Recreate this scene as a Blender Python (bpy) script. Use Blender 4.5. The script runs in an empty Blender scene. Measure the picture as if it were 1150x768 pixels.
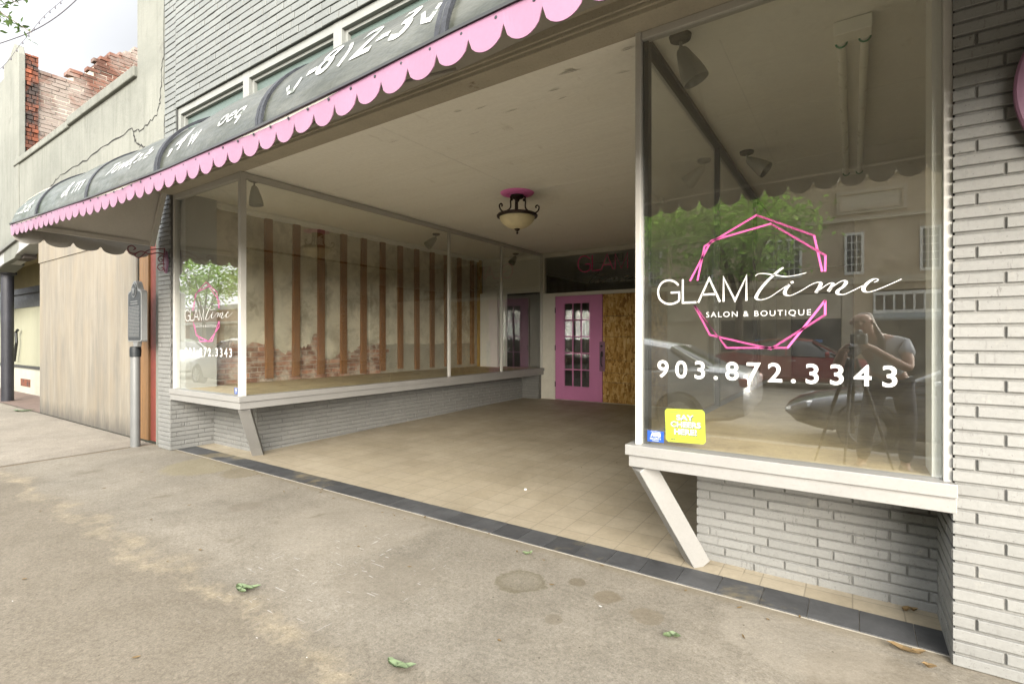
import bpy, bmesh, math, random
from mathutils import Vector, Matrix, Euler
R = math.radians
rnd = random.Random(7)
sc = bpy.context.scene
COL = sc.collection

# ------------------------------------------------------------------ helpers
class MB:
    """collects faces, then links them as ONE mesh object"""
    def __init__(s): s.v, s.f, s.m = [], [], []
    def face(s, pts, m=0):
        b = len(s.v); s.v += [tuple(p) for p in pts]; s.f.append(list(range(b, b + len(pts)))); s.m.append(m)
    def mesh(s, vs, fs, m=0):
        b = len(s.v); s.v += [tuple(p) for p in vs]
        for f in fs: s.f.append([i + b for i in f]); s.m.append(m)
    def box(s, x0, x1, y0, y1, z0, z1, m=0):
        s.mesh([(x0,y0,z0),(x1,y0,z0),(x1,y1,z0),(x0,y1,z0),(x0,y0,z1),(x1,y0,z1),(x1,y1,z1),(x0,y1,z1)],
               [(3,2,1,0),(4,5,6,7),(0,1,5,4),(1,2,6,5),(2,3,7,6),(3,0,4,7)], m)
    def obox(s, c, size, rot, m=0):
        M = Euler(rot).to_matrix(); c = Vector(c); h = Vector(size) / 2
        P = [c + M @ Vector((a*h.x, b*h.y, d*h.z)) for d in (-1,1) for a,b in ((-1,-1),(1,-1),(1,1),(-1,1))]
        s.mesh(P, [(3,2,1,0),(4,5,6,7),(0,1,5,4),(1,2,6,5),(2,3,7,6),(3,0,4,7)], m)
    def bar(s, a, b, w, h, m=0, up=(0,0,1)):
        a, b = Vector(a), Vector(b); d = (b - a).normalized(); u = Vector(up)
        if abs(d.dot(u)) > .99: u = Vector((0,1,0))
        r = d.cross(u).normalized(); u = r.cross(d)
        P = [p + r*i*w/2 + u*j*h/2 for p in (a, b) for i,j in ((-1,-1),(1,-1),(1,1),(-1,1))]
        s.mesh(P, [(0,1,2,3),(7,6,5,4),(4,5,1,0),(5,6,2,1),(6,7,3,2),(7,4,0,3)], m)
    def tube(s, path, r, n=10, m=0, caps=True):
        path = [Vector(p) for p in path]; k = len(path)
        rs = r if isinstance(r, (list, tuple)) else [r]*k
        b = len(s.v); prev = None
        for i, p in enumerate(path):
            d = (path[min(i+1,k-1)] - path[max(i-1,0)]).normalized()
            if prev is None:
                u = Vector((0,0,1)) if abs(d.z) < .9 else Vector((1,0,0))
            else: u = prev
            x = (u - d*u.dot(d)).normalized(); prev = x; y = d.cross(x)
            for j in range(n):
                t = 2*math.pi*j/n; s.v.append(tuple(p + (x*math.cos(t) + y*math.sin(t))*rs[i]))
        for i in range(k-1):
            for j in range(n):
                s.f.append([b+i*n+j, b+i*n+(j+1)%n, b+(i+1)*n+(j+1)%n, b+(i+1)*n+j]); s.m.append(m)
        if caps:
            s.f.append([b+j for j in range(n)][::-1]); s.m.append(m)
            s.f.append([b+(k-1)*n+j for j in range(n)]); s.m.append(m)
    def lathe(s, prof, c=(0,0,0), axis=(0,0,1), n=24, m=0):
        q = Vector((0,0,1)).rotation_difference(Vector(axis).normalized()); c = Vector(c); b = len(s.v)
        for (r, z) in prof:
            for j in range(n):
                t = 2*math.pi*j/n; s.v.append(tuple(c + q @ Vector((r*math.cos(t), r*math.sin(t), z))))
        for i in range(len(prof)-1):
            for j in range(n):
                s.f.append([b+i*n+j, b+i*n+(j+1)%n, b+(i+1)*n+(j+1)%n, b+(i+1)*n+j]); s.m.append(m)
    def prism(s, poly, fn, d0, d1, m=0):
        """poly of (a,b); fn(a,b,d) -> 3d point"""
        n = len(poly); P = [fn(a,b,d0) for a,b in poly] + [fn(a,b,d1) for a,b in poly]
        s.mesh(P, [list(range(n))[::-1], list(range(n, 2*n))] + [(i,(i+1)%n,n+(i+1)%n,n+i) for i in range(n)], m)
    def ribbon(s, pts, w, fn, m=0, closed=False):
        """flat stroke in 2d with width w (number or list), mapped by fn(a,b)"""
        P = [Vector(p) for p in pts]; k = len(P); ws = w if isinstance(w,(list,tuple)) else [w]*k
        L, Rr = [], []
        for i, p in enumerate(P):
            a = P[i-1] if (i or closed) else None; c = P[(i+1)%k] if (i < k-1 or closed) else None
            d1 = (p-a).normalized() if a is not None else None; d2 = (c-p).normalized() if c is not None else None
            d1 = d1 or d2; d2 = d2 or d1
            n1 = Vector((-d1.y,d1.x)); n2 = Vector((-d2.y,d2.x)); n = n1+n2
            n = n.normalized() if n.length > .2 else n1
            h = ws[i]/2/max(.45, n.dot(n1))
            L.append(p+n*h); Rr.append(p-n*h)
        for i in range(k if closed else k-1):
            j = (i+1)%k
            s.face([fn(*Rr[i]), fn(*Rr[j]), fn(*L[j]), fn(*L[i])], m)
    def build(s, name, mats, parent=None, smooth=False, bevel=0, label=None, fix=True):
        off = world_loc(parent)
        me = bpy.data.meshes.new(name); me.from_pydata([tuple(Vector(v)-off) for v in s.v], [], s.f)
        mats = mats if isinstance(mats, (list,tuple)) else [mats]
        for m in mats: me.materials.append(m)
        if len(mats) > 1: me.polygons.foreach_set('material_index', s.m)
        me.update()
        if smooth:
            bm = bmesh.new(); bm.from_mesh(me); bmesh.ops.remove_doubles(bm, verts=bm.verts, dist=1e-5)
            if fix: bmesh.ops.recalc_face_normals(bm, faces=bm.faces)
            bm.to_mesh(me); bm.free()
            me.polygons.foreach_set('use_smooth', [True]*len(me.polygons))
            me.set_sharp_from_angle(angle=R(40))
        o = bpy.data.objects.new(name, me); COL.objects.link(o)
        if parent: o.parent = parent
        if bevel:
            bv = o.modifiers.new('edge', 'BEVEL'); bv.width = bevel; bv.segments = 2; bv.limit_method = 'ANGLE'
        if label: o['label'] = label
        return o
def world_loc(o):
    v = Vector((0,0,0))
    while o: v += Vector(o.location); o = o.parent
    return v
def tag(o, label=None, cat=None, group=None, kind=None):
    if label: o['label'] = label
    if cat: o['category'] = cat
    if group: o['group'] = group
    if kind: o['kind'] = kind
    return o
def thing(name, label, cat, loc=(0,0,0), group=None):
    o = bpy.data.objects.new(name, None); COL.objects.link(o); o.location = loc; o.empty_display_size = .1
    return tag(o, label, cat, group)
def copy_tree(o, parent=None):
    c = o.copy(); COL.objects.link(c); c.parent = parent
    for ch in list(o.children): copy_tree(ch, c)
    return c
def ipol(x, tab):
    if x <= tab[0][0]: return tab[0][1]
    for (a,b),(c,d) in zip(tab, tab[1:]):
        if x <= c: return b + (d-b)*(x-a)/(c-a)
    return tab[-1][1]
def text_geo(body, size=1, bold=0, shear=0, spacing=1, res=4):
    cu = bpy.data.curves.new('lettering', 'FONT'); cu.body = body; cu.size = size; cu.offset = bold
    cu.shear = shear; cu.space_character = spacing; cu.resolution_u = res
    o = bpy.data.objects.new('lettering', cu); COL.objects.link(o)
    dg = bpy.context.evaluated_depsgraph_get(); me = bpy.data.meshes.new_from_object(o.evaluated_get(dg))
    V = [(v.co.x, v.co.y) for v in me.vertices]; F = [list(p.vertices) for p in me.polygons]
    bpy.data.objects.remove(o); bpy.data.curves.remove(cu); bpy.data.meshes.remove(me)
    return V, F
def put_text(mb, body, x0, x1, z0, z1, fn, bold=0, shear=0, spacing=1, m=0):
    """fit the text in the 2d box x0..x1, z0..z1 and map it by fn"""
    V, F = text_geo(body, 1, bold, shear, spacing)
    ax = min(v[0] for v in V); bx = max(v[0] for v in V); az = min(v[1] for v in V); bz = max(v[1] for v in V)
    mb.mesh([fn(x0+(a-ax)/(bx-ax)*(x1-x0), z0+(b-az)/(bz-az)*(z1-z0)) for a,b in V], F, m)
def smooth_path(pts, n=6):
    """Catmull-Rom through points of any dimension"""
    P = [Vector(p) for p in pts]; out = []
    for i in range(len(P)-1):
        a, b, c, d = P[max(i-1,0)], P[i], P[i+1], P[min(i+2,len(P)-1)]
        for k in range(n):
            t = k/n; out.append(.5*((2*b)+(c-a)*t+(2*a-5*b+4*c-d)*t*t+(3*b-a-3*c+d)*t**3))
    return out + [P[-1]]

# ------------------------------------------------------------------ materials
class NT:
    def __init__(s, name):
        s.mat = bpy.data.materials.new(name); s.mat.use_nodes = True; s.t = s.mat.node_tree
        s.b = s.t.nodes['Principled BSDF']; s.out = s.t.nodes['Material Output']
        s.tc = s.t.nodes.new('ShaderNodeTexCoord')
    def n(s, typ, **kw):
        x = s.t.nodes.new(typ)
        for k, v in kw.items():
            if k.startswith('_'): x.inputs[int(k[1:])].default_value = v
            else: setattr(x, k, v)
        return x
    def l(s, a, b): s.t.links.new(a, b)
    def coord(s, scale=(1,1,1), src='Object', rot=(0,0,0)):
        m = s.n('ShaderNodeMapping'); m.inputs['Scale'].default_value = scale; m.inputs['Rotation'].default_value = rot
        s.l(s.tc.outputs[src], m.inputs['Vector']); return m.outputs[0]
    def noise(s, vec, scale, detail=5, rough=.6, dist=0):
        x = s.n('ShaderNodeTexNoise'); x.inputs['Scale'].default_value = scale; x.inputs['Detail'].default_value = detail
        x.inputs['Roughness'].default_value = rough; x.inputs['Distortion'].default_value = dist
        if vec is not None: s.l(vec, x.inputs['Vector'])
        return x.outputs['Fac']
    def ramp(s, fac, stops):
        x = s.n('ShaderNodeValToRGB'); e = x.color_ramp.elements
        while len(e) < len(stops): e.new(.5)
        for q, (p, c) in zip(e, stops):
            q.position = p; q.color = c if len(c) == 4 else (*c, 1)
        s.l(fac, x.inputs[0]); return x.outputs[0]
    def mix(s, fac, a, b, mode='MIX'):
        x = s.n('ShaderNodeMix', data_type='RGBA', blend_type=mode)
        for sock, v in ((x.inputs['Factor'], fac), (x.inputs['A'], a), (x.inputs['B'], b)):
            if isinstance(v, (int, float)): sock.default_value = v
            elif isinstance(v, tuple): sock.default_value = (*v, 1) if len(v) == 3 else v
            else: s.l(v, sock)
        return x.outputs['Result']
    def math(s, op, a, b=0.0, c=None):
        x = s.n('ShaderNodeMath', operation=op)
        for i, v in enumerate((a, b) if c is None else (a, b, c)):
            if isinstance(v, (int, float)): x.inputs[i].default_value = v
            else: s.l(v, x.inputs[i])
        return x.outputs[0]
    def bump(s, h, strength=.3, dist=.01, prev=None):
        x = s.n('ShaderNodeBump'); x.inputs['Strength'].default_value = strength; x.inputs['Distance'].default_value = dist
        s.l(h, x.inputs['Height'])
        if prev: s.l(prev, x.inputs['Normal'])
        return x.outputs[0]
    def sep(s, vec):
        x = s.n('ShaderNodeSeparateXYZ'); s.l(vec, x.inputs[0]); return x.outputs
    def finish(s, col=None, rough=None, normal=None, metal=0, spec=None):
        if col is not None:
            if isinstance(col, tuple): s.b.inputs['Base Color'].default_value = (*col, 1)
            else: s.l(col, s.b.inputs['Base Color'])
        if rough is not None:
            if isinstance(rough, (int,float)): s.b.inputs['Roughness'].default_value = rough
            else: s.l(rough, s.b.inputs['Roughness'])
        if normal: s.l(normal, s.b.inputs['Normal'])
        s.b.inputs['Metallic'].default_value = metal
        if spec is not None: s.b.inputs['Specular IOR Level'].default_value = spec
        return s.mat
def chips(m, col, amt=.7, sc=(34,34,7), lo=.585, hi=.62):
    t = NT.__new__(NT); t.mat = m; t.t = m.node_tree; t.b = t.t.nodes['Principled BSDF']; t.tc = t.t.nodes['Texture Coordinate']
    src = t.b.inputs['Base Color'].links[0].from_socket
    f = t.math('MULTIPLY', t.ramp(t.noise(t.coord(sc), 1.6, 5, .75), [(lo,(0,0,0)),(hi,(amt,)*3)]), t.ramp(t.noise(t.coord(), 2.2, 4, .7), [(.40,(.1,)*3),(.62,(1,1,1))]))
    c = t.mix(f, src, col); f2 = t.ramp(t.noise(t.coord(), 95, 3, .8), [(.645,(0,0,0)),(.67,(amt,)*3)])
    t.l(t.mix(f2, c, col), t.b.inputs['Base Color'])
def sh(c, k): return tuple(min(1, q*k) for q in c)
def mat(name, col, rough=.6, var=.12, vs=2.5, fine=.06, bump=.15, bs=70, bd=.003, metal=0, spec=.4, stain=None, island=0, stretch=(1,1,1)):
    t = NT(name); v = t.coord(stretch)
    c = t.mix(t.ramp(t.noise(v, vs, 6), [(.3,(0,0,0)),(.7,(1,1,1))]), sh(col,1-var), sh(col,1+var))
    if fine:
        c = t.mix(1.0, c, t.ramp(t.noise(v, 60, 3), [(.3,(1-fine*2,)*3),(.7,(1,1,1))]), 'MULTIPLY')
    if island:
        g = t.n('ShaderNodeNewGeometry')
        c = t.mix(1.0, c, t.ramp(g.outputs['Random Per Island'], [(0,(1-island,)*3),(1,(1,1,1))]), 'MULTIPLY')
    if stain:
        scol, ssc, lo, hi, amt = stain
        f = t.ramp(t.noise(v, ssc, 8, .7, .3), [(lo,(0,0,0)),(hi,(amt,)*3)])
        c = t.mix(f, c, scol)
    nrm = t.bump(t.noise(v, bs, 4), bump, bd) if bump else None
    r = t.math('MULTIPLY_ADD', t.noise(v, vs*3, 3), .25, rough-.12)
    return t.finish(c, r, nrm, metal, spec)

M = {}
M['brick_paint'] = mat('painted brick light grey', (.178,.178,.168), .55, .06, 3, .05, .35, 45, .004, stain=((.27,.25,.21),9,.60,.74,.55), island=.10)
M['joint'] = mat('painted mortar joint', (.14,.138,.128), .8, .2, 9, .1, .4, 80, .004)
M['brick_upper'] = mat('painted brick blue grey', (.118,.125,.118), .55, .08, 2, .05, .4, 45, .004, stain=((.12,.12,.11),12,.64,.74,.7), island=.13)
M['joint_upper'] = mat('painted joint dark', (.04,.042,.04), .8, .25, 6, .1, .3, 80, .004)
M['white_trim'] = mat('white painted wood', (.208,.204,.193), .42, .05, 4, .03, .12, 60, .002, stain=((.42,.40,.34),14,.66,.78,.5))
M['white_alu'] = mat('white enamelled frame', (.47,.46,.43), .4, .05, 3, .02, .03, 60, .001)
M['cream_trim'] = mat('cream painted boards', (.42,.385,.31), .55, .08, 4, .05, .12, 60, .003, stain=((.17,.10,.05),11,.64,.76,.7))
M['entry_trim'] = mat('off white entrance trim', (.55,.53,.46), .5, .06, 4, .04, .1, 60, .002, stain=((.28,.26,.22),9,.64,.8,.5))
M['black_frame'] = mat('black window channel', (.012,.013,.012), .4, .2, 4, 0, .03, 60)
M['pink_paint'] = mat('pink enamel', (.185,.092,.145), .45, .04, 3, .03, .05, 60, .001, stain=((.5,.15,.36),10,.68,.8,.4))
M['door_pink'] = mat('pink door paint', (.46,.175,.33), .4, .05, 2, .03, .05, 50, .001)
M['sheet_back'] = mat('unpainted grey sheet metal', (.30,.285,.26), .6, .08, 3, .04, .05, 40, .002)
M['liner'] = mat('grey awning liner', (.36,.345,.31), .6, .06, 2, .04, .05, 40, .002)
M['end_sheet'] = mat('pale grey end sheet', (.60,.575,.53), .6, .08, 2, .04, .05, 40, .002, stain=((.25,.235,.21),3,.6,.75,.5))
M['strap'] = mat('dark cloth strap', (.025,.028,.035), .8, .3, 12, .2, .5, 160, .004)
M['letter_white'] = mat('white vinyl', (.5,.5,.49), .5, .02, 2, 0, 0)
M['letter_pink'] = mat('pink vinyl', (.72,.12,.38), .5, .03, 2, 0, 0)
M['old_letter'] = mat('flaking white lettering', (.36,.37,.36), .6, .05, 6, .1, 0, stain=((.06,.07,.06),16,.54,.60,1.0))
M['bronze'] = mat('dark bronze', (.035,.022,.016), .45, .25, 12, .1, .1, 60, .001, metal=.4)
M['rose_pink'] = mat('bright pink ceiling rose', (.90,.24,.62), .5, .05, 6, .03, .05, 60, .001)
M['bowl'] = mat('cream alabaster glass', (.72,.64,.42), .35, .10, 9, 0, 0)
M['lamp_metal'] = mat('dull aluminium lamp', (.34,.335,.29), .45, .06, 6, .03, .03, 60, .001, metal=.35)
M['lamp_dark'] = mat('dark lamp base', (.07,.068,.055), .5, .15, 8, 0, .05, 60)
M['tube_white'] = mat('white fluorescent tube', (.88,.87,.78), .3, .03, 4, 0, 0)
M['green_clip'] = mat('green tube holder', (.02,.22,.09), .4, .1, 4, 0, 0)
M['wood_stud'] = mat('brown timber', (.27,.125,.048), .65, .30, 3, .15, .2, 40, .003, stretch=(6,6,.8), stain=((.12,.05,.02),3,.5,.75,.7))
M['yellow_stud'] = mat('yellow timber', (.42,.26,.06), .6, .15, 3, .1, .15, 40, .003, stretch=(6,6,.8))
M['new_timber'] = mat('orange pine post', (.17,.088,.032), .6, .22, 3, .12, .2, 40, .003, stretch=(7,7,.7), stain=((.13,.06,.02),4,.55,.75,.8))
M['red_wood'] = mat('red painted board', (.16,.03,.018), .6, .15, 4, .1, .15, 50, .003)
M['red_brick'] = mat('old red brick', (.48,.23,.14), .85, .3, 6, .12, .5, 60, .006, island=.6, stain=((.50,.46,.38),6,.46,.62,.75))
M['ruin_brick'] = mat('weathered brick', (.15,.065,.042), .9, .25, 1.3, .15, .5, 60, .008, island=.55, stain=((.185,.16,.14),1.1,.42,.58,.85))
M['burnt_brick'] = mat('burnt brick', (.20,.062,.03), .9, .3, 3, .1, .6, 40, .01, island=.5, stain=((.025,.022,.02),3.2,.46,.6,.95))
M['mortar'] = mat('old lime mortar', (.40,.36,.30), .95, .2, 8, .1, .6, 60, .006)
M['soot'] = mat('sooty mortar', (.06,.05,.042), .95, .3, 8, .1, .6, 60, .006)
M['plaster'] = mat('old cream plaster', (.62,.57,.45), .8, .2, 1.8, .06, .25, 35, .005, stain=((.20,.165,.11),2.8,.46,.68,.8))
M['grey_render'] = mat('grey wall render', (.36,.33,.26), .85, .2, 3, .08, .3, 40, .004)
M['room_white'] = mat('dull white interior wall', (.80,.79,.74), .7, .05, 2, .02, .05, 40)
M['room_dark'] = mat('dark shop interior', (.06,.055,.05), .8, .2, 2, 0, 0)
M['display_floor'] = mat('tan display floor', (.46,.36,.20), .75, .18, 2.5, .1, .1, 60, .003, stain=((.19,.135,.065),3.5,.5,.7,.7))
M['plaque'] = mat('grey marker plaque', (.018,.021,.023), .5, .1, 6, .05, .1, 60, .001, metal=.3)
M['silver'] = mat('silver painted metal', (.165,.168,.165), .45, .08, 5, .03, .05, 60, .001, metal=.3, stain=((.26,.26,.25),8,.6,.75,.5))
M['black_metal'] = mat('black iron', (.018,.018,.024), .5, .3, 5, .1, .1, 40, .002, stain=((.22,.16,.10),16,.68,.74,.8))
M['rust_iron'] = mat('dark red scroll iron', (.17,.05,.065), .6, .2, 10, .1, .1, 60, .001)
M['sticker_yellow'] = mat('lime yellow sticker', (.24,.285,.03), .45, .04, 5, 0, 0)
M['sticker_blue'] = mat('blue sticker', (.015,.06,.27), .4, .05, 5, 0, 0)
M['ink'] = mat('dark ink', (.06,.07,.05), .5, 0, 5, 0, 0)
M['green_glass'] = mat('frosted green transom glass', (.062,.086,.077), .35, .07, 1.5, 0, .02, 20, .002, spec=.25)
M['grey_frame'] = mat('grey painted window frame', (.17,.176,.165), .5, .05, 4, .04, .08, 60, .002)
M['crack'] = mat('deep dark crack', (.012,.011,.010), .95, 0, 4, 0, 0)
M['pale_board'] = mat('pale yellow panel', (.24,.235,.165), .6, .05, 3, .03, 0, stretch=(8,8,.5))
M['shop_yellow'] = mat('yellow shop ceiling', (.30,.26,.13), .7, .1, 3, .05, .1, 40)
M['cream_wall'] = mat('cream base wall', (.34,.33,.27), .7, .07, 3, .05, .1, 50)
M['red_tile'] = mat('red brick floor', (.15,.105,.085), .75, .18, 4, .1, .15, 50)
M['leaf_fall'] = mat('fallen green leaf', (.10,.135,.065), .55, .2, 20, 0, 0)
M['leaf_dry'] = mat('dry brown leaf', (.12,.078,.032), .8, .2, 20, 0, 0)
M['cable'] = mat('dark cable', (.06,.055,.065), .6, 0, 5, 0, 0)
M['tyre'] = mat('tyre rubber', (.02,.02,.02), .85, .1, 10, 0, .1, 60)
M['rim'] = mat('alloy rim', (.55,.55,.56), .3, .03, 5, 0, 0, metal=.9)
M['car_glass'] = mat('car window glass', (.015,.018,.02), .05, 0, 5, 0, 0, spec=.8)
M['lamp_glass'] = mat('headlamp glass', (.55,.57,.6), .1, .05, 5, 0, 0, spec=.8)
M['tail_glass'] = mat('tail lamp plastic', (.25,.02,.02), .2, .05, 5, 0, 0)
M['opp_trim'] = mat('white window trim', (.72,.72,.70), .5, .04, 5, 0, 0)
M['opp_stone'] = mat('tan stone trim', (.55,.48,.37), .75, .1, 2, .05, .15, 40)
M['opp_glass'] = mat('dark shop glass', (.03,.035,.035), .08, .1, 1, 0, 0, spec=.6)
M['opp_awning'] = mat('blue grey canopy', (.22,.26,.28), .6, .05, 5, 0, 0)
M['blue_band'] = mat('blue shop band', (.12,.25,.55), .5, .05, 5, 0, 0)
M['bark'] = mat('tree bark', (.11,.085,.06), .9, .3, 5, .1, .6, 25, .02, stretch=(4,4,.8))
M['skin'] = mat('skin', (.33,.19,.13), .5, .05, 6, 0, 0)
M['hair'] = mat('brown hair', (.07,.04,.022), .5, .25, 30, 0, .3, 150, .003)
M['shirt'] = mat('grey t shirt', (.42,.43,.45), .85, .05, 5, .04, .1, 120, .002)
M['jeans'] = mat('dark jeans', (.03,.034,.05), .85, .1, 5, .06, .1, 120, .002)
M['camera_black'] = mat('black plastic', (.02,.02,.02), .45, .1, 10, 0, .05, 90)
M['litter'] = mat('white paper scrap', (.6,.6,.58), .8, .1, 10, 0, 0)
M['kerb'] = mat('kerb concrete', (.30,.285,.25), .9, .15, 3, .1, .3, 60, .004)

chips(M['brick_paint'], (.06,.055,.048)); chips(M['brick_upper'], (.05,.052,.05)); chips(M['white_trim'], (.12,.105,.085), .5, (3,3,60), .62, .66); chips(M['entry_trim'], (.16,.14,.12), .5)
chips(M['cream_trim'], (.10,.06,.03), .7, (3,3,40), .64, .70); chips(M['door_pink'], (.22,.06,.14), .5, (20,20,20), .64, .68)

# glass: clear pane, reflection by view angle on both faces of the thin slab
def glass_mat(name, tint=(.975,.985,.975), base=.11):
    t = NT(name); g = t.n('ShaderNodeNewGeometry')
    vm = t.n('ShaderNodeVectorMath', operation='DOT_PRODUCT'); t.l(g.outputs['Incoming'], vm.inputs[0]); t.l(g.outputs['Normal'], vm.inputs[1])
    c = t.math('ABSOLUTE', vm.outputs['Value']); k = t.math('POWER', t.math('SUBTRACT', 1.0, c), 5.0)
    f = t.math('MULTIPLY_ADD', k, 1-base, base)
    tr = t.n('ShaderNodeBsdfTransparent'); tr.inputs[0].default_value = (*tint, 1)
    gl = t.n('ShaderNodeBsdfGlossy'); gl.inputs['Roughness'].default_value = 0.0; gl.inputs[0].default_value = (1,1,1,1)
    mx = t.n('ShaderNodeMixShader'); t.l(f, mx.inputs[0]); t.l(tr.outputs[0], mx.inputs[1]); t.l(gl.outputs[0], mx.inputs[2])
    # thin film of dust
    df = t.n('ShaderNodeBsdfDiffuse'); df.inputs[0].default_value = (.5,.48,.42,1)
    m2 = t.n('ShaderNodeMixShader')
    t.l(t.ramp(t.noise(t.coord(), 3, 8, .7, .5), [(.35,(.004,)*3),(.75,(.03,)*3)]), m2.inputs[0])
    t.l(mx.outputs[0], m2.inputs[1]); t.l(df.outputs[0], m2.inputs[2]); t.l(m2.outputs[0], t.out.inputs['Surface'])
    return t.mat
M['glass'] = glass_mat('window glass'); M['glass_low'] = glass_mat('dusty door glass', (.975,.985,.975), .03)

def leaf_mat(name, col):
    t = NT(name); g = t.n('ShaderNodeNewGeometry')
    c = t.ramp(g.outputs['Random Per Island'], [(0, sh(col,.55)),(.5,col),(1,sh(col,1.5))])
    d = t.n('ShaderNodeBsdfDiffuse'); t.l(c, d.inputs[0]); tl = t.n('ShaderNodeBsdfTranslucent'); t.l(c, tl.inputs[0])
    m = t.n('ShaderNodeMixShader'); m.inputs[0].default_value = .45; t.l(d.outputs[0], m.inputs[1]); t.l(tl.outputs[0], m.inputs[2])
    t.l(m.outputs[0], t.out.inputs['Surface']); return t.mat
M['leaf'] = leaf_mat('fresh green leaves', (.26,.42,.085))
M['leaf2'] = leaf_mat('grey green leaves', (.085,.13,.045))

def sidewalk_mat(name, col, patch):
    t = NT(name); v = t.coord(src='Object'); xyz = t.sep(v)
    big = t.noise(v, .9, 6, .65, .4); mid = t.noise(v, 4, 8, .7); fin = t.noise(v, 140, 3, .8); fin2 = t.noise(v, 45, 5, .75)
    c = t.mix(t.ramp(big, [(.32,(0,0,0)),(.68,(1,1,1))]), sh(col,.83), sh(col,1.12))
    if patch:   # worn aggregate street-side, smoother trowelled band beside the shop
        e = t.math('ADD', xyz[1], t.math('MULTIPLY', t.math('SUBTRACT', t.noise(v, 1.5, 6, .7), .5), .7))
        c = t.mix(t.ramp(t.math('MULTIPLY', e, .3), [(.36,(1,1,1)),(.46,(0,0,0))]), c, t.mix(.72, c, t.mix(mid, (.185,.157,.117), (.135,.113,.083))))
        seam = t.ramp(t.math('ABSOLUTE', t.math('SUBTRACT', e, 1.30)), [(0,(.75,)*3),(.09,(0,0,0))])
        c = t.mix(t.math('MULTIPLY', seam, t.ramp(mid, [(.40,(0,0,0)),(.62,(1,1,1))])), c, (.33,.275,.185))
    c = t.mix(1.0, c, t.ramp(mid, [(.3,(.80,.79,.77)),(.62,(1,1,1))]), 'MULTIPLY')
    c = t.mix(1.0, c, t.ramp(t.noise(v, 22, 12, .88), [(.36,(.82,.81,.80)),(.5,(.99,)*3),(.64,(1.08,)*3)]), 'MULTIPLY')
    vg = t.n('ShaderNodeTexVoronoi'); vg.inputs['Scale'].default_value = 110; t.l(v, vg.inputs['Vector'])
    c = t.mix(1.0, c, t.ramp(t.sep(vg.outputs['Color'])[0], [(0,(.84,.83,.81)),(.3,(.98,)*3),(.85,(1,)*3),(1,(1.13,)*3)]), 'MULTIPLY')
    c = t.mix(1.0, c, t.ramp(fin, [(.34,(.74,)*3),(.6,(1.04,)*3)]), 'MULTIPLY')
    c = t.mix(1.0, c, t.ramp(fin2, [(.34,(.78,)*3),(.62,(1.04,)*3)]), 'MULTIPLY')
    # blotches where something stood or leaked
    nz = t.math('MULTIPLY', t.math('SUBTRACT', t.noise(v, 9, 6, .7), .5), .16)
    def blob(px, py, r_, soft, colr, amt, ring=0):
        nonlocal c
        d = t.n('ShaderNodeVectorMath', operation='DISTANCE'); t.l(v, d.inputs[0]); d.inputs[1].default_value = (px,py,0)
        q = t.math('DIVIDE', t.math('ADD', d.outputs['Value'], t.math('MULTIPLY', nz, min(1, r_*7))), r_)
        st = [(0,(amt*(.35 if ring else 1),)*3),(.62,(amt*(.5 if ring else 1),)*3),(.84,(amt,)*3),(min(.99,.84+soft),(0,0,0))]
        c = t.mix(t.ramp(q, st), c, colr)
    if patch:
        blob(-1.47,2.27,.15,.1,(.085,.072,.04),.62,1); blob(-1.02,2.38,.07,.15,(.12,.095,.06),.6); blob(-.80,2.32,.08,.15,(.13,.105,.07),.5); blob(-1.22,2.44,.05,.15,(.10,.08,.05),.6); blob(-1.15,2.05,.045,.15,(.12,.1,.07),.5)
        blob(-5.5,2.55,.42,.15,(.20,.17,.09),.40); blob(-4.9,2.62,.22,.15,(.13,.105,.06),.5); blob(-3.9,2.1,.13,.15,(.12,.10,.075),.45); blob(-2.1,1.9,.3,.15,(.15,.13,.10),.4); blob(.1,2.3,.3,.15,(.15,.125,.09),.4); blob(-2.9,2.35,.6,.16,(.28,.25,.20),.22); blob(-.2,2.55,.35,.15,(.30,.27,.22),.25)
        xx = t.math('ADD', xyz[0], t.math('MULTIPLY', t.math('SUBTRACT', t.noise(v, 5, 4), .5), .05))
        c = t.mix(t.ramp(t.math('ABSOLUTE', t.math('ADD', xx, 7.16)), [(.0,(.9,)*3),(.05,(0,0,0))]), c, (.10,.07,.04))
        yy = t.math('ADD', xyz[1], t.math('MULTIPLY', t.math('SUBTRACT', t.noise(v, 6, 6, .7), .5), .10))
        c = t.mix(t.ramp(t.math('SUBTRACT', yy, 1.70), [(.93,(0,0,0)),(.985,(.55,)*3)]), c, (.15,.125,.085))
        # thin scuffs of white paint
        sc2 = t.ramp(t.noise(t.coord((3,26,1), rot=(0,0,.5)), 2.2, 2, .5), [(.69,(0,0,0)),(.70,(1,1,1))])
        sc3 = t.ramp(t.noise(t.coord((24,3,1), rot=(0,0,.8)), 2.2, 2, .5), [(.70,(0,0,0)),(.71,(1,1,1))])
        d = t.n('ShaderNodeVectorMath', operation='DISTANCE'); t.l(v, d.inputs[0]); d.inputs[1].default_value = (-2.35,1.85,0)
        c = t.mix(t.math('MULTIPLY', t.math('MAXIMUM', sc2, sc3), t.ramp(t.math('ADD', d.outputs['Value'], t.math('MULTIPLY', nz, 2)), [(.30,(.5,)*3),(.80,(0,0,0))])), c, (.47,.46,.44))
    vd2 = t.n('ShaderNodeTexVoronoi'); vd2.inputs['Scale'].default_value = 14; t.l(v, vd2.inputs['Vector'])
    g2 = t.math('MULTIPLY', t.ramp(vd2.outputs['Distance'], [(.055,(1,1,1)),(.075,(0,0,0))]), t.ramp(t.sep(vd2.outputs['Color'])[1], [(.72,(0,0,0)),(.74,(.85,)*3)]))
    c = t.mix(g2, c, (.06,.05,.035))
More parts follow.
